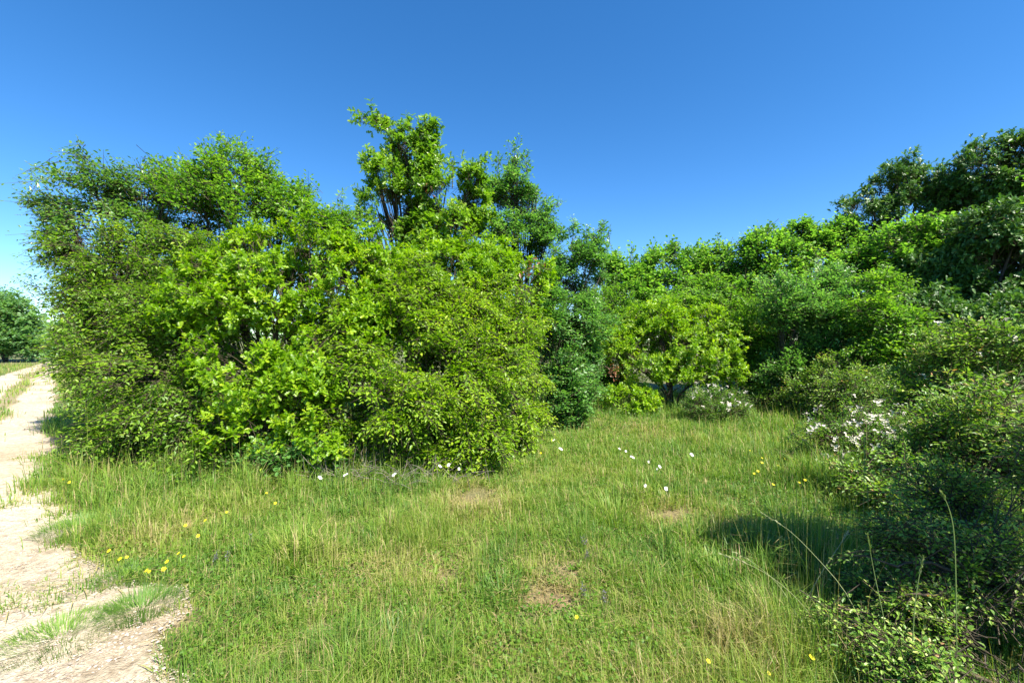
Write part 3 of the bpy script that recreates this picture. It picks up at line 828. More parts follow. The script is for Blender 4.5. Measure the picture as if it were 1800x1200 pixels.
# ------------------------------------------------------------------ the wood behind the meadow
plant('oak_shrub', 'bright yellow-green oak bush with dark shade under it, behind the meadow', 'shrub', 'oak',
      [(1190, 605, 95, 50, 10.4), (1125, 640, 58, 42, 10.2), (1260, 640, 48, 46, 10.3), (1195, 655, 80, 30, 10.0), (1150, 570, 55, 36, 10.6), (1240, 575, 55, 32, 10.6), (1080, 610, 35, 35, 10.3)], 120,
      base=(3.7, 10.6), trunk_r=.05, stems=True, gap=.36, lumps=2.2, dens=.85, part=('stems', 'branches', 'foliage'))
plant('oak_sapling', 'small light green oak sapling in the grass before the bright oak bush', 'bush', 'oak',
      [(1105, 712, 40, 22, 9.3), (1075, 696, 26, 18, 9.5), (1135, 700, 22, 20, 9.5)], 121, base=(2.4, 9.4), trunk_r=.015, stems=True, gap=.28, lumps=3.5, part=('stems', 'branches', 'foliage'), dens=.8)
plant('shrub', 'shady green undergrowth shrub behind the slanting stems of the ash scrub', 'shrub', 'shrub',
      [(1040, 620, 60, 60, 11.5), (960, 640, 60, 60, 11), (1070, 560, 50, 50, 12), (930, 560, 50, 60, 11), (1080, 665, 40, 30, 11)], 122, trunk_r=.04, stems=True, gap=.3, lumps=2.2, part=('stems', 'branches', 'foliage'))
plant('shrub', 'shady undergrowth shrub at the back of the meadow, behind the dark sapling', 'shrub', 'wood',
      [(1340, 620, 60, 60, 12), (1400, 600, 60, 60, 12), (1470, 590, 60, 60, 11.5), (1330, 560, 60, 50, 12.4), (1420, 540, 60, 40, 12.2), (1520, 560, 60, 60, 11.2)], 123, trunk_r=.05, stems=True, gap=.28, lumps=2.0, part=('stems', 'branches', 'foliage'))
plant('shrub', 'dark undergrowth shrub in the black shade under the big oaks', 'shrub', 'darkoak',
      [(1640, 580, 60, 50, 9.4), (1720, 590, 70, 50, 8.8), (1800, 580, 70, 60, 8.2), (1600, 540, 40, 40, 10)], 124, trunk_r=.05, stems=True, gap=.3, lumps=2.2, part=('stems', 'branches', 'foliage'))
G_W = 'trees of the wood behind the meadow'
for i, (lab, bl, sh) in enumerate([
    ('woodland tree with the lowest crown of the back row, right behind the ash scrub', [(1105, 495, 48, 42, 13.2), (1090, 550, 60, 60, 12.8), (1075, 470, 25, 25, 13.2)], [([(1110, 465, 13.2), (1108, 445, 13.2)], 6, .06)]),
    ('woodland tree with thin sprigs on its crown, second in the back row from the ash', [(1165, 485, 50, 42, 13.6), (1170, 540, 60, 60, 13), (1195, 455, 28, 24, 13.6)], [([(1150, 455, 13.6), (1144, 428, 13.6)], 6, .05), ([(1180, 450, 13.6), (1183, 430, 13.6)], 6, .05)]),
    ('woodland tree with twin pointed tops, in the middle of the back row', [(1235, 470, 32, 36, 14), (1265, 465, 24, 36, 14), (1250, 520, 62, 55, 13.4)], [([(1232, 440, 14), (1232, 426, 14)], 6, .07), ([(1263, 440, 14), (1264, 422, 14)], 8, .08)]),
    ('lower woodland tree between the twin-topped tree and the dark round crown', [(1305, 485, 40, 36, 13.4), (1310, 535, 55, 50, 12.8)], []),
    ('dark round-crowned woodland tree rising where the back row climbs to the right', [(1355, 435, 48, 34, 13), (1350, 480, 50, 45, 12.8), (1320, 440, 22, 18, 13)], []),
    ('woodland tree just left of the big dark oaks, pale lit crown', [(1425, 430, 42, 36, 13), (1440, 480, 55, 50, 12.4), (1410, 405, 22, 16, 13)], [([(1415, 405, 13), (1418, 390, 13)], 6, .05)]),
    ('woodland tree in front of the leftmost big dark oak, crown just below it', [(1495, 430, 45, 38, 12.8), (1510, 480, 55, 50, 12.2), (1475, 405, 24, 18, 12.8)], [])]):
    plant('woodland_tree', lab, 'tree', 'wood', bl, 130 + i, trunk_r=.07, gap=.34, lumps=1.8, group=G_W, part=T3, dens=1.1, shoots=sh, limb=9, rough_out=.42)
G_D = 'big dark oaks on the right'
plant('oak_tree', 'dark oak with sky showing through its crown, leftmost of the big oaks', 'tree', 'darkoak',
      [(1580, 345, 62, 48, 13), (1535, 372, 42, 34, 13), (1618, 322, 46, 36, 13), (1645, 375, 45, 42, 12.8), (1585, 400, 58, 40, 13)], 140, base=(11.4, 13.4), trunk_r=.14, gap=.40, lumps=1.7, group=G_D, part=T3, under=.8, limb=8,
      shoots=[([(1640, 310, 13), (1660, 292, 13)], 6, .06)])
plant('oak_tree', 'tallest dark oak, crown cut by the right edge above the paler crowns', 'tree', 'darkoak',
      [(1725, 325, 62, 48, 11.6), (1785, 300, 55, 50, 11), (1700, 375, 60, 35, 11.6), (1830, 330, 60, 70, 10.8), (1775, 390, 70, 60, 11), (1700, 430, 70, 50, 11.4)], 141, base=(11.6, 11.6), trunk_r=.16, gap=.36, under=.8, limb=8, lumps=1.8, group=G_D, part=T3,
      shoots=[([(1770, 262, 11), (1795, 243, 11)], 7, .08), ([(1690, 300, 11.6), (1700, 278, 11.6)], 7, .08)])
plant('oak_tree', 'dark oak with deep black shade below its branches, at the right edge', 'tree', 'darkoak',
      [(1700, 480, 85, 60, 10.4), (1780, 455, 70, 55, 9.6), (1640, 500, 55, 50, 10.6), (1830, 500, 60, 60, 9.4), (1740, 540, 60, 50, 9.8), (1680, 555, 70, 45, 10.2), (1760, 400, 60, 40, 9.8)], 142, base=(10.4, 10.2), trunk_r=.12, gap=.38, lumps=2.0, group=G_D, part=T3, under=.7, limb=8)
plant('woodland_tree', 'paler sunlit crown reaching out in front of the big dark oaks', 'tree', 'wood',
      [(1600, 440, 70, 48, 11.4), (1545, 465, 50, 45, 11.6), (1660, 440, 60, 44, 11), (1580, 500, 65, 50, 11.2), (1730, 425, 60, 40, 10.6), (1640, 500, 60, 50, 10.9)], 143, base=(10.1, 11.5), trunk_r=.08, gap=.38, rough_out=.42, limb=8, lumps=2.2, group=G_W, part=T3)
plant('shrub', 'fresh green shrub between the bright oak bush and the dark sapling', 'shrub', 'shrub',
      [(1310, 600, 45, 60, 11), (1290, 545, 60, 36, 11.6), (1220, 530, 60, 28, 11.8), (1330, 660, 36, 40, 10.6), (1150, 545, 50, 20, 11.8)], 144, trunk_r=.04, stems=True, gap=.34, lumps=2.4, part=('stems', 'branches', 'foliage'), base=(5.6, 11.2))
plant('sapling', 'dark dense-headed sapling on a thin upright stem before the wood', 'tree', 'privet',
      [(1375, 525, 34, 36, 9.9), (1372, 560, 30, 22, 9.9), (1405, 545, 28, 30, 9.9)], 145, base=(6.05, 9.95), trunk_r=.03, gap=.26, lumps=2.8, part=T3)
plant('privet_bush', 'tall blue-green bush right of the dark sapling', 'shrub', 'privet',
      [(1455, 560, 58, 55, 10), (1440, 620, 60, 55, 9.8), (1500, 600, 45, 60, 9.8), (1390, 650, 50, 45, 9.8), (1465, 505, 50, 35, 10.6)], 146, base=(7.0, 10.1), trunk_r=.04, stems=True, gap=.33, lumps=2.6, part=('stems', 'branches', 'foliage'))
plant('shrub', 'yellow-green young shrub with a thin bare leader, below the big dark oaks', 'shrub', 'shrub',
      [(1545, 560, 50, 55, 9), (1570, 620, 55, 50, 8.6), (1530, 640, 50, 45, 8.8), (1600, 580, 40, 40, 8.6), (1555, 500, 34, 34, 9.4)], 147, base=(7.2, 9.0), trunk_r=.035, stems=True, gap=.33, lumps=2.6, part=('stems', 'branches', 'foliage'))
plant('bramble', 'low grey-green bramble bank along the back of the meadow', 'bush', 'bramble',
      [(1430, 690, 60, 30, 9), (1500, 690, 60, 36, 8.2), (1560, 690, 50, 40, 7.4), (1360, 705, 36, 18, 9.6), (1340, 690, 30, 20, 10), (1480, 660, 50, 30, 8.8)], 148, base=(5.9, 8.6), trunk_r=.015, stems=True, gap=.28, lumps=2.8, part=('stems', 'branches', 'foliage'), dens=.7)

# ------------------------------------------------------------------ brambles and roses on the right
def flower_mesh(npet, rad, cup=.25, w_=.55, seed=0):
    V, Q = [], []
    rng = np.random.default_rng(seed)
    for k in range(npet):
        a = 2 * math.pi * k / npet + rng.normal(0, .08)
        c, s = math.cos(a), math.sin(a)
        pts = np.array([(.10, 0, 0), (.55, w_ * .62, cup * .5), (1, w_ * .38, cup), (1.03, 0, cup * .85), (1, -w_ * .38, cup), (.55, -w_ * .62, cup * .5)]) * rad * rng.uniform(.88, 1.08)
        R = np.array([[c, s, 0], [-s, c, 0], [0, 0, 1]])
        V.append(pts @ R)
        Q.append(np.array([(0, 3, 2, 1), (0, 5, 4, 3)]) + 6 * k)
    return np.concatenate(V), np.concatenate(Q)

def dome(r, h, seg=8, z=0.0):
    V = [(0, 0, z + h)]
    for k in range(seg):
        a = 2 * math.pi * k / seg
        V.append((r * .7 * math.cos(a), r * .7 * math.sin(a), z + h * .75))
    for k in range(seg):
        a = 2 * math.pi * k / seg
        V.append((r * math.cos(a), r * math.sin(a), z))
    T = [(0, 1 + k, 1 + (k + 1) % seg) for k in range(seg)]
    Q = [(1 + k, 1 + seg + k, 1 + seg + (k + 1) % seg, 1 + (k + 1) % seg) for k in range(seg)]
    return np.array(V), np.array(T), np.array(Q)

ROSE_BLOSSOM = None
def rose_blossoms(t, P, A, n, seed, size=.026, sel=None):
    """white five-petalled blossoms as parts of a rose bush"""
    global ROSE_BLOSSOM
    rng = np.random.default_rng(seed)
    root = np.array(t.location)
    idx = np.where(sel(P) if sel else np.ones(len(P), bool))[0]
    # outer sprays on the sunny, camera-facing side
    sc = A[idx, 2] * .8 - A[idx, 1] * .9 + rng.normal(0, .25, len(idx))
    idx = idx[np.argsort(-sc)[:n * 3]]
    idx = rng.choice(idx, min(n, len(idx)), replace=False)
    for k in idx:
        if ROSE_BLOSSOM is None:
            parts = []
            for cx, cy, cz, r_, ax, ay in ((0, 0, 0, 1, .2, .1), (1.7, .5, -.3, .8, .5, -.3), (-1.2, 1.3, -.4, .7, -.3, .5), (-.6, -1.7, -.5, .85, .1, -.6), (1.1, -1.5, -.9, .5, .6, .4)):
                v, q = flower_mesh(5, r_, .32, .62, len(parts))
                v = v + np.stack([np.zeros(len(v)), np.zeros(len(v)), v[:, 0] * ax + v[:, 1] * ay], -1) + np.array([cx, cy, cz])
                parts.append((v, q))
            v, q = merge(parts)
            o = build('blossom', v, [q], M['rosepetal'], t)
            ROSE_BLOSSOM = o
        else:
            o = ROSE_BLOSSOM.copy()
            C.objects.link(o)
            o.parent = t
        o.location = P[k] + A[k] * .14 - root
        nrm = Vector(tuple(nz(A[k] * .6 + np.array([.1, -.3, .4]) + rng.normal(0, .5, 3))))
        o.rotation_euler = nrm.to_track_quat('Z', 'Y').to_euler()
        s = size * rng.uniform(.75, 1.3)
        o.scale = (s, s, s)

SH = ('stems', 'branches', 'foliage')
t, P, A = plant('rose_bush', 'wild rose bush covered in white blossoms at the right side of the meadow', 'bush', 'rose',
      [(1470, 775, 62, 50, 5.4), (1530, 755, 55, 48, 5.6), (1440, 800, 42, 30, 5.3), (1510, 810, 50, 36, 5.1), (1560, 790, 40, 40, 5.2)], 150, base=(4.0, 5.5), trunk_r=.014, stems=True, gap=.28, lumps=3.4, part=SH, limb=40)
rose_blossoms(t, P, A, 99, 1, .0165)
t, P, A = plant('rose_bush', 'small round rose bush with white blossoms on top, back of the meadow', 'bush', 'rose',
      [(1255, 712, 44, 34, 8.6, .45), (1222, 710, 24, 20, 8.7), (1290, 712, 26, 22, 8.6)], 151, base=(4.05, 9.0), trunk_r=.014, stems=True, gap=.2, lumps=3.4, part=SH, dens=1.1)
rose_blossoms(t, P, A, 60, 2, .0125, lambda p: p[:, 2] > .25)
t, P, A = plant('bramble', 'sunlit yellowish bramble thicket below the dark oaks, at the right edge', 'bush', 'sunny',
      [(1690, 630, 85, 52, 6.0), (1770, 610, 70, 60, 5.6), (1640, 660, 55, 50, 6.3), (1620, 700, 45, 50, 6.0), (1720, 700, 80, 55, 5.6), (1830, 620, 60, 70, 5.4)], 152, base=(6.3, 6.2), trunk_r=.018, stems=True, gap=.32, lumps=2.8, part=SH, dens=.9)
rose_blossoms(t, P, A, 10, 4, .024)
plant('bramble', 'tall dark bramble thicket at the right edge with pale leaf tips', 'bush', 'bramble',
      [(1690, 790, 90, 80, 4.5), (1780, 760, 80, 80, 4.2), (1640, 840, 60, 60, 4.4), (1740, 880, 90, 70, 3.9), (1830, 820, 60, 110, 3.8), (1660, 740, 50, 40, 4.9)], 153, base=(4.5, 4.4), trunk_r=.016, stems=True, gap=.40, lumps=3.2, part=SH, limb=60)
t, P, A = plant('bramble', 'sprawling foreground bramble with reddish shoots, bottom right corner', 'bush', 'briar',
      [(1690, 1010, 100, 80, 2.2), (1790, 960, 90, 90, 2.25), (1650, 940, 70, 60, 2.55), (1730, 1120, 110, 80, 1.95), (1820, 1080, 90, 110, 1.9), (1600, 1050, 65, 60, 2.2), (1590, 1140, 65, 50, 2.05),
       (1570, 960, 55, 50, 2.6), (1500, 1120, 42, 36, 2.1), (1680, 880, 80, 60, 2.8), (1840, 880, 90, 110, 2.2), (1540, 1040, 40, 40, 2.4), (1800, 1190, 90, 70, 1.7), (1690, 1200, 80, 60, 1.75), (1600, 1200, 50, 50, 1.85), (1760, 1230, 90, 60, 1.68), (1800, 1130, 80, 60, 1.85)], 154,
      base=(2.05, 2.1), trunk_r=.0055, stems=True, gap=.45, lumps=4.2, part=SH, limb=10, dens=1.8,
      shoots=[([(1650, 960, 2.4), (1580, 930, 2.5), (1530, 908, 2.55)], 12, .02), ([(1640, 1000, 2.2), (1570, 980, 2.3), (1490, 975, 2.35)], 12, .02), ([(1640, 1100, 2.1), (1560, 1066, 2.1), (1450, 1066, 2.15)], 14, .02),
              ([(1700, 1180, 1.95), (1600, 1120, 2.0), (1490, 1090, 2.05)], 12, .02), ([(1640, 1040, 2.1), (1575, 1050, 2.1)], 8, .02)])
plant('hawthorn', 'tall dark hawthorn at the right edge, throwing its shade over bramble and meadow', 'shrub', 'rose',
      [(2100, 560, 150, 120, 2.0, .42), (2160, 420, 150, 130, 2.0, .42), (2020, 470, 90, 90, 2.25, .35), (2080, 330, 110, 90, 2.1, .35), (2120, 720, 150, 120, 2.0, .35), (1935, 560, 80, 80, 2.6, .3), (2100, 900, 120, 140, 2.0, .3), (2060, 250, 115, 100, 2.1, .35), (2170, 280, 130, 110, 2.0, .4), (2030, 380, 90, 90, 2.25, .35), (1990, 690, 90, 90, 2.3, .3), (2150, 1080, 190, 150, 1.9, .4), (2480, 300, 170, 170, 1.45, .28), (2450, 150, 120, 120, 1.5, .26)], 156, base=(3.1, 1.9), trunk_r=.014, stems=True, gap=.40, lumps=3.2, part=SH, dens=1.15)
plant('bramble', 'low leafy bramble skirting the meadow, in front of the rose bush', 'bush', 'bramble',
      [(1560, 870, 60, 46, 3.9), (1610, 850, 55, 55, 4.1), (1520, 845, 40, 32, 4.3)], 155, base=(3.7, 4.4), trunk_r=.012, stems=True, gap=.34, lumps=3.4, part=SH, dens=.8)

# ------------------------------------------------------------------ along the road, far left
G_L = 'trees along the far side of the road'
plant('roadside_tree', 'round dark tree left of the road where it bends', 'tree', 'far', [(15, 580, 52, 50, 31), (-40, 570, 60, 60, 31), (45, 605, 32, 30, 31), (0, 545, 40, 28, 31)], 160, trunk_r=.16, gap=.3, lumps=.8, group=G_L, part=T3, base=(-36, 31.5))
plant('roadside_tree', 'hazy grey-green tree farther along the road, lower and behind the round dark one', 'tree', 'far', [(75, 603, 30, 22, 40), (100, 606, 30, 20, 42), (60, 595, 24, 18, 40)], 161, trunk_r=.14, gap=.25, lumps=.7, group=G_L, part=T3)
plant('roadside_shrub', 'pale olive shrub on the thicket side of the road, far beyond the hornbeam', 'shrub', 'far', [(118, 600, 28, 32, 27), (135, 585, 30, 40, 24), (112, 622, 20, 14, 27)], 162, trunk_r=.08, stems=True, gap=.25, lumps=.8, part=SH, base=(-26.5, 27))

def far_woods():
    rng = np.random.default_rng(9)
    V, Fc, T = [], [], []
    n = 9000
    x = rng.uniform(-420, 300, n)
    y = rng.uniform(150, 230, n)
    top = 4 + 5.5 * noise2(x, y, 91, .025) + 1.5 * noise2(x, y, 92, .2)
    z = top * rng.random(n) ** .5
    d = nz(rng.normal(0, 1, (n, 3)) + np.array([0, 0, .2]))
    v, f, tt = leaf_mesh(np.stack([x, y, z], -1), d, UP + rng.normal(0, .6, (n, 3)), rng.uniform(1.2, 3.2, n), rng.random(n), ROUND)
    o = build('far_woods', v, [f], M['far'], attrs={"tint": tt})
    o["kind"] = "stuff"
far_woods()

# ------------------------------------------------------------------ withered twigs, wild flowers, tall grasses
def withered(label, px, py, d, r, n, seed):
    rng = np.random.default_rng(seed)
    c = pix(px, py, d)
    t = thing('withered_twig', label, 'dead twig', tuple(c), 'brown withered twigs')
    p = rng.normal(0, r, (n, 3))
    dd = nz(rng.normal(0, 1, (n, 3)) - UP * .6)
    v, f, tt = leaf_mesh(p, dd, rng.normal(0, 1, (n, 3)) + UP * .4, rng.uniform(.06, .10, n), rng.random(n), OAK)
    build('foliage', v, [f], M['brown'], t, {"tint": tt})
    ln = np.stack([np.linspace(0, 1, 5)[:, None] * (p[k] * 1.1) for k in range(6)]) - np.array([0, 0, 0.0])
    v, q = tubes(ln, np.full((6, 5), .005), 4)
    build('branches', v, [q], M['twig'], t)
withered('brown withered leaves on a dead twig of the bright oak bush behind the meadow', 1080, 650, 9.7, .13, 46, 1)
withered('reddish withered leaves high in the tall oak', 757, 337, 8.1, .09, 20, 2)
withered('reddish withered leaves on top of the scrub beside the ash', 938, 470, 7.2, .08, 16, 3)

def brushwood(label, px, py, n, seed):
    rng = np.random.default_rng(seed)
    x, y = ground_at(px, py)
    t = thing('dead_brushwood', label, 'dead brushwood', (x, y, terrain(x, y)))
    b = np.stack([rng.normal(0, .55, n), rng.normal(0, .12, n), np.full(n, -.01)], -1)
    dv = nz(np.stack([rng.normal(0, .7, n), rng.normal(-.2, .4, n), rng.uniform(.3, 1.0, n)], -1))
    ln = rng.uniform(.28, .62, n)
    z = np.linspace(0, 1, 5)
    l = b[:, None] + dv[:, None] * (ln[:, None] * z[None])[..., None] + rng.normal(0, .012, (n, 5, 3)) * z[None, :, None]
    l[:, :, 2] -= .12 * z[None] ** 2
    v, q = tubes(l, np.linspace(.0035, .0012, 5)[None] * rng.uniform(.6, 1.3, (n, 1)), 4)
    build('branches', v, [q], M['deadwood'], t)
brushwood('tangle of grey dead twigs at the foot of the light green hornbeam scrub', 640, 850, 190, 3)

def stem_curve(h, lean, ph, n=5):
    z = np.linspace(0, 1, n)
    return np.stack([lean * h * z ** 2 * math.cos(ph), lean * h * z ** 2 * math.sin(ph), h * z], -1)

def flower_proto(name, npet, rad, h, pm, w_, clusters=1):
    root = thing(name, '', 'flower', (0, 0, 0))
    l = stem_curve(h, .12, .6)
    v, q = tubes(l[None], np.linspace(.0022, .0014, 5)[None], 4)
    build('stem', v, [q], M['stem'], root)
    rng = np.random.default_rng(4)
    V, Q, off = [], [], 0
    for k in range(clusters):
        fv, fq = flower_mesh(npet, rad, .15, w_, k)
        o = l[-1] + (np.array([0, 0, 0]) if k == 0 else np.append(rng.normal(0, rad * 1.2, 2), rng.normal(0, rad * .5)))
        an = .75 + rng.normal(0, .2)
        fv = np.stack([fv[:, 0], fv[:, 1] * math.cos(an) - fv[:, 2] * math.sin(an), fv[:, 1] * math.sin(an) + fv[:, 2] * math.cos(an)], -1)
        V.append(fv + o)
        Q.append(fq + off)
        off += len(fv)
    bl = build('petals', np.concatenate(V), [np.concatenate(Q)], pm, root)
    dv, dt, dq = dome(rad * .3, rad * .18)
    dv = np.stack([dv[:, 0], dv[:, 1] * math.cos(.75) - dv[:, 2] * math.sin(.75), dv[:, 1] * math.sin(.75) + dv[:, 2] * math.cos(.75)], -1)
    build('flower_centre', dv + l[-1] + np.array([0, 0, .002]), [dt, dq], M['yellow'], bl)
    return root

def copy_tree(o, parent=None):
    c = o.copy()
    C.objects.link(c)
    c.parent = parent
    for ch in list(o.children):
        copy_tree(ch, c)
    return c

def scatter_flowers(proto, rows, seed, hgt):
    """rows = (label, group, [(px, py, scale)]) with the pixel where the bloom shows; stands on the ground below it"""
    rng = np.random.default_rng(seed)
    first = True
    for lab, grp, pts in rows:
        for k, (px, py, s) in enumerate(pts):
            o = proto if first else copy_tree(proto)
            first = False
            hh = hgt * s
            d = (EYE - hh) * F / (py - HOR)
            x = (px - CXP) / F * d
            o.location = (x, d, float(terrain(x, d)) - .005)
            o.rotation_euler = (0, 0, rng.uniform(-.7, .7))
            o.scale = (s, s, s)
            o["label"] = lab[k] if isinstance(lab, list) else lab
            o["group"] = grp
ORD = ['leftmost', 'second from left', 'third from left', 'fourth from left', 'fifth from left', 'sixth from left', 'seventh from left', 'eighth from left', 'ninth from left', 'tenth from left', 'eleventh from left', 'twelfth from left', 'thirteenth from left']
def row(txt, n):
    return [f"{txt}, {ORD[k]}" for k in range(n)]
wp = flower_proto('white_flower', 9, .017, .22, M['white'], .40, 2)
edge = [(517, 827, .8), (560, 840, 1.0), (601, 834, .95), (669, 787, .7), (687, 833, 1.0), (732, 807, .8), (772, 818, .95), (784, 816, 1.0), (804, 823, .85)]
mead = [(970, 772, .8), (985, 787, 1.1), (1088, 788, .7), (1098, 792, .8), (1112, 803, 1.0), (1138, 811, .8), (1158, 820, .9), (1152, 824, .7), (1214, 799, 1.1)]
scatter_flowers(wp, [(row('white wild flower at the foot of the light green hornbeam', 9), 'white flowers along the foot of the thicket', edge),
                     (row('white wild flower in the open meadow behind the grass tuft', 9), 'white flowers in the open meadow', mead),
                     (['white wild flower in short grass, nearer of the two beside the pale tuft', 'white wild flower in short grass, right of the pale tuft, in a pair'], 'white flowers near the pale tuft', [(1131, 852, .8), (1167, 857, .95)])], 1, .22)
yp = flower_proto('yellow_flower', 5, .0125, .16, M['yellow'], .85, 1)
yl = sorted([(186, 965, 1), (205, 980, 1), (218, 977, .8), (253, 1000, .9), (257, 1003, .8), (281, 999, 1.1), (288, 984, 1.0), (310, 968, .8), (319, 974, .8), (321, 920, 1), (343, 938, 1), (357, 910, .9)])
yf = sorted([(117, 847, 1.2), (142, 811, 1.2), (395, 897, .8), (480, 882, 1), (466, 866, .8), (107, 842, 1)])
yr = sorted([(1330, 825, 1.1), (1338, 811, 1.2), (1340, 804, 1), (1323, 829, 1), (1359, 849, 1), (1366, 816, .9), (1412, 840, 1.1), (1405, 845, .9), (1390, 822, .8), (1317, 790, .8), (1380, 806, .8)])
yb = sorted([(1009, 1080, .8), (1245, 1162, .8), (1428, 1160, 1.0), (948, 792, 1.1), (1350, 1184, .7)])
scatter_flowers(yp, [(row('yellow wild flower beside the gravel near the road edge', 12), 'yellow flowers beside the road', yl),
                     (row('yellow wild flower in tall grass under the olive hornbeam', 6), 'yellow flowers under the thicket', yf),
                     (row('yellow wild flower before the blossoming rose bush', 11), 'yellow flowers before the rose bush', yr),
                     (row('lone yellow wild flower in the meadow foreground', 5), 'lone yellow flowers in the meadow', yb)], 2, .16)
sp_ = thing('sage_spike', '', 'flower', (0, 0, 0))
l = stem_curve(.20, .05, 1.0)
v, q = tubes(l[None], np.linspace(.003, .0016, 5)[None], 4)
build('stem', v, [q], M['stem'], sp_)
rng = np.random.default_rng(8)
zz = rng.uniform(.09, .20, 70)
pp = np.stack([rng.normal(0, .009, 70), rng.normal(0, .009, 70), zz], -1)
v, f, tt = leaf_mesh(pp, nz(rng.normal(0, 1, (70, 3)) + UP * .5), rng.normal(0, 1, (70, 3)), rng.uniform(.007, .013, 70), rng.random(70), ROUND)
build('petals', v, [f], leaf_mat('faded violet bloom', [(0, (.09, .08, .09)), (1, (.18, .16, .19))], trans=.2, tboost=(1, 1, 1)), sp_, {"tint": tt})
sg = [(375, 948, 1), (398, 950, .9), (442, 915, 1), (1028, 915, 1.2), (1032, 940, 1), (1030, 1000, 1), (1062, 1010, 1)]
for k, (px, py, s) in enumerate(sg):
    o = sp_ if k == 0 else copy_tree(sp_)
    d = (EYE - .2 * s) * F / (py - HOR)
    x = (px - CXP) / F * d
    o.location = (x, d, float(terrain(x, d)))
    o.scale = (s * .8, s * .8, s * .68)
    o.rotation_euler = (.16 * math.sin(k * 2.1), .2 * math.cos(k * 1.7), k * 1.3)
    o["label"] = f"faded grey-violet flower spike in the meadow grass, {ORD[k]}"
    o["group"] = 'faded violet flower spikes'

def tuft(label, px, py, n, h, wd, tint, seed, spread=.10, lean=.9):
    rng = np.random.default_rng(seed)
    x, y = ground_at(px, py)
    t = thing('grass_tuft', label, 'grass tuft', (x, y, float(terrain(x, y))), 'leafy grass tufts in the meadow')
    ph = rng.uniform(0, 6.283, n)
    hh = h * rng.uniform(.5, 1.2, n)
    ln = rng.uniform(.15, 1, n) * lean
    d0 = np.stack([np.cos(ph), np.sin(ph), np.zeros(n)], -1)
    pr = np.stack([-np.sin(ph), np.cos(ph), np.zeros(n)], -1)
    b = d0 * (spread * rng.random(n) ** .5)[:, None]
    V = []
    zs = [0, .35, .65, .85, 1.0]
    for k, z in enumerate(zs):
        c = b + UP * (hh * (z - .45 * ln * z ** 2.2))[:, None] + d0 * (hh * ln * .95 * z ** 1.7)[:, None]
        wv = wd * (1 - z ** 2.2) * rng.uniform(.8, 1.2, n)
        if k < 4:
            V += [c - pr * (wv * .5)[:, None], c + pr * (wv * .5)[:, None]]
        else:
            V += [c]
    v = np.stack(V, 1).reshape(-1, 3)
    i = np.arange(n)[:, None] * 9
    quads = np.concatenate([i + np.array([2 * k, 2 * k + 1, 2 * k + 3, 2 * k + 2]) for k in range(3)])
    tr = i + np.array([6, 7, 8])
    build('blades', v, [quads, tr], M['grass'], t, {"tint": np.repeat(np.clip(tint + rng.normal(0, .09, n), 0, 1), 9)})
tuft('long-leaved pale green grass tuft before the thicket, left of centre', 520, 995, 170, .30, .007, .56, 1, .16)
tuft('fine yellow-green grass tuft standing upright in the middle of the meadow', 745, 955, 420, .22, .0032, .60, 2, .20, .45)
tuft('wide pale grass tuft in the meadow right of centre', 1085, 915, 260, .26, .006, .55, 3, .26)
tuft('dark blue-green grass tuft in the foreground meadow', 880, 1045, 200, .15, .005, .20, 4, .16)
tuft('lush broad-bladed green grass tuft beside the bramble shade', 1270, 1020, 220, .17, .007, .40, 5, .22)
tuft('short bushy grass tuft standing alone on the gravel', 250, 1075, 1300, .10, .0026, .30, 6, .19, 1.0)
tuft('flat dull green grass tuft at the road edge, bottom left corner', 110, 1125, 1500, .075, .0026, .38, 7, .25, 1.2)
tuft('wide soft grass tuft spilling over the road edge below the olive hornbeam', 150, 930, 1500, .12, .003, .32, 9, .30, 1.0)
tuft('small dense grass tuft at the gravel beside the yellow flowers', 235, 1015, 1000, .085, .0026, .26, 10, .19, 1.1)
tuft('blue-green foreground grass tuft at the bottom of the meadow', 700, 1165, 320, .17, .0055, .16, 8, .24)

def stalk(label, pts, head, seed, tint=.4, r0=.0030):
    """one tall grass stalk through the points (px,py,d) from its foot to its tip, with a narrow seed head"""
    P3 = np.array([pix(*q) for q in pts])
    x, y = P3[0, 0], P3[0, 1]
    P3[0, 2] = float(terrain(x, y)) - .01
    t = thing('grass_stalk', label, 'grass stalk', tuple(P3[0]), 'tall grass stalks before the brambles')
    s = np.linspace(0, 1, len(P3))
    z = np.linspace(0, 1, 14)
    l = np.stack([np.interp(z, s, P3[:, k]) for k in range(3)], -1)
    for _ in range(3):
        l[1:-1] = l[1:-1] * .5 + (l[:-2] + l[2:]) * .25
    l = l - P3[0]
    v, q = tubes(l[None], (np.linspace(r0, r0 * .45, 14) * min(1.0, P3[0, 1] / 2.7))[None], 5)
    build('stem', v, [q], M['stalk'], t, {"tint": np.full(len(v), tint)})
    rng = np.random.default_rng(seed)
    n = head
    k = rng.uniform(.80, 1.0, n) * 13
    i = np.minimum(k.astype(int), 12)
    p = l[i] + (l[i + 1] - l[i]) * (k - i)[:, None]
    d = nz(l[i + 1] - l[i])
    v, f, tt = leaf_mesh(p, d + rng.normal(0, .22, (n, 3)), rng.normal(0, 1, (n, 3)), rng.uniform(.012, .022, n), np.clip(tint + rng.normal(.1, .12, n), 0, 1), NARROW)
    build('seed_head', v, [f], M['stalk'], t, {"tint": tt})
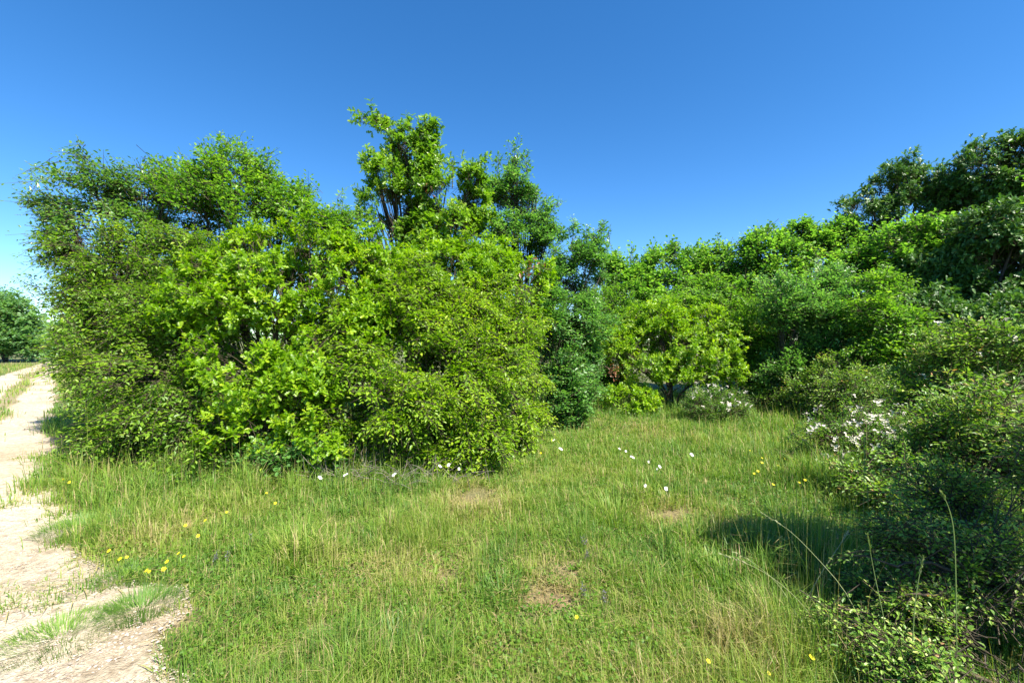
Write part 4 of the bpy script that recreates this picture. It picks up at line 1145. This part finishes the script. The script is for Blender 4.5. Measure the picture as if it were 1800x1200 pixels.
stalk('pale grass stalk arching left out of the brambles, upper of the arching pair', [(1560, 1180, 2.0), (1500, 1050, 2.1), (1445, 990, 2.2), (1390, 930, 2.3), (1340, 902, 2.4)], 30, 1, .7)
stalk('pale grass stalk arching left to a low tip, lower of the arching pair', [(1480, 1180, 2.1), (1430, 1080, 2.15), (1380, 1030, 2.2), (1330, 995, 2.25), (1265, 972, 2.3)], 30, 2, .75)
stalk('grass stalk rising from the bottom edge and leaning left across the shade', [(1455, 1210, 2.1), (1410, 1100, 2.2), (1375, 1030, 2.3), (1330, 990, 2.35), (1290, 970, 2.4)], 26, 3, .65)
stalk('thick pale grass stalk bending right over the shaded grass', [(1400, 1120, 2.45), (1415, 1060, 2.45), (1440, 1010, 2.5), (1475, 960, 2.55), (1490, 935, 2.6)], 40, 4, .8, .004)
stalk('tallest upright green grass stalk before the rose bush', [(1518, 1020, 2.85), (1518, 920, 2.85), (1519, 850, 2.85), (1520, 770, 2.85)], 60, 5, .35)
stalk('upright green grass stalk just right of the tallest one', [(1527, 1020, 2.8), (1528, 930, 2.8), (1525, 855, 2.8)], 30, 6, .4)
stalk('upright grass stalk at the left foot of the rose bush, with a short neighbour', [(1487, 900, 4.1), (1484, 850, 4.1), (1480, 805, 4.1)], 20, 7, .45)
stalk('slim grass stalk against the dark bramble, nodding left at its tip', [(1682, 1000, 1.9), (1680, 940, 1.9), (1668, 890, 1.9), (1655, 865, 1.9)], 34, 8, .45, .0038)
stalk('thick-headed grass stalk inside the foreground bramble', [(1600, 1200, 1.85), (1605, 1090, 1.85), (1612, 1030, 1.85), (1622, 980, 1.85)], 46, 9, .5, .004)
stalk('grass stalk crossing the foreground bramble, leaning left', [(1580, 1230, 1.9), (1555, 1090, 1.95), (1535, 1000, 2.0), (1525, 940, 2.0)], 30, 10, .45)
stalk('short grass stalk with a bowed tip at the right of the foreground bramble', [(1660, 1130, 2.4), (1650, 1080, 2.4), (1640, 1050, 2.4), (1628, 1028, 2.4)], 30, 11, .55)
stalk('grass stalk at the rightmost side of the foreground bramble', [(1782, 1120, 2.5), (1775, 1085, 2.5), (1768, 1060, 2.5)], 24, 12, .5)
print("leaves", N_LEAF[0])
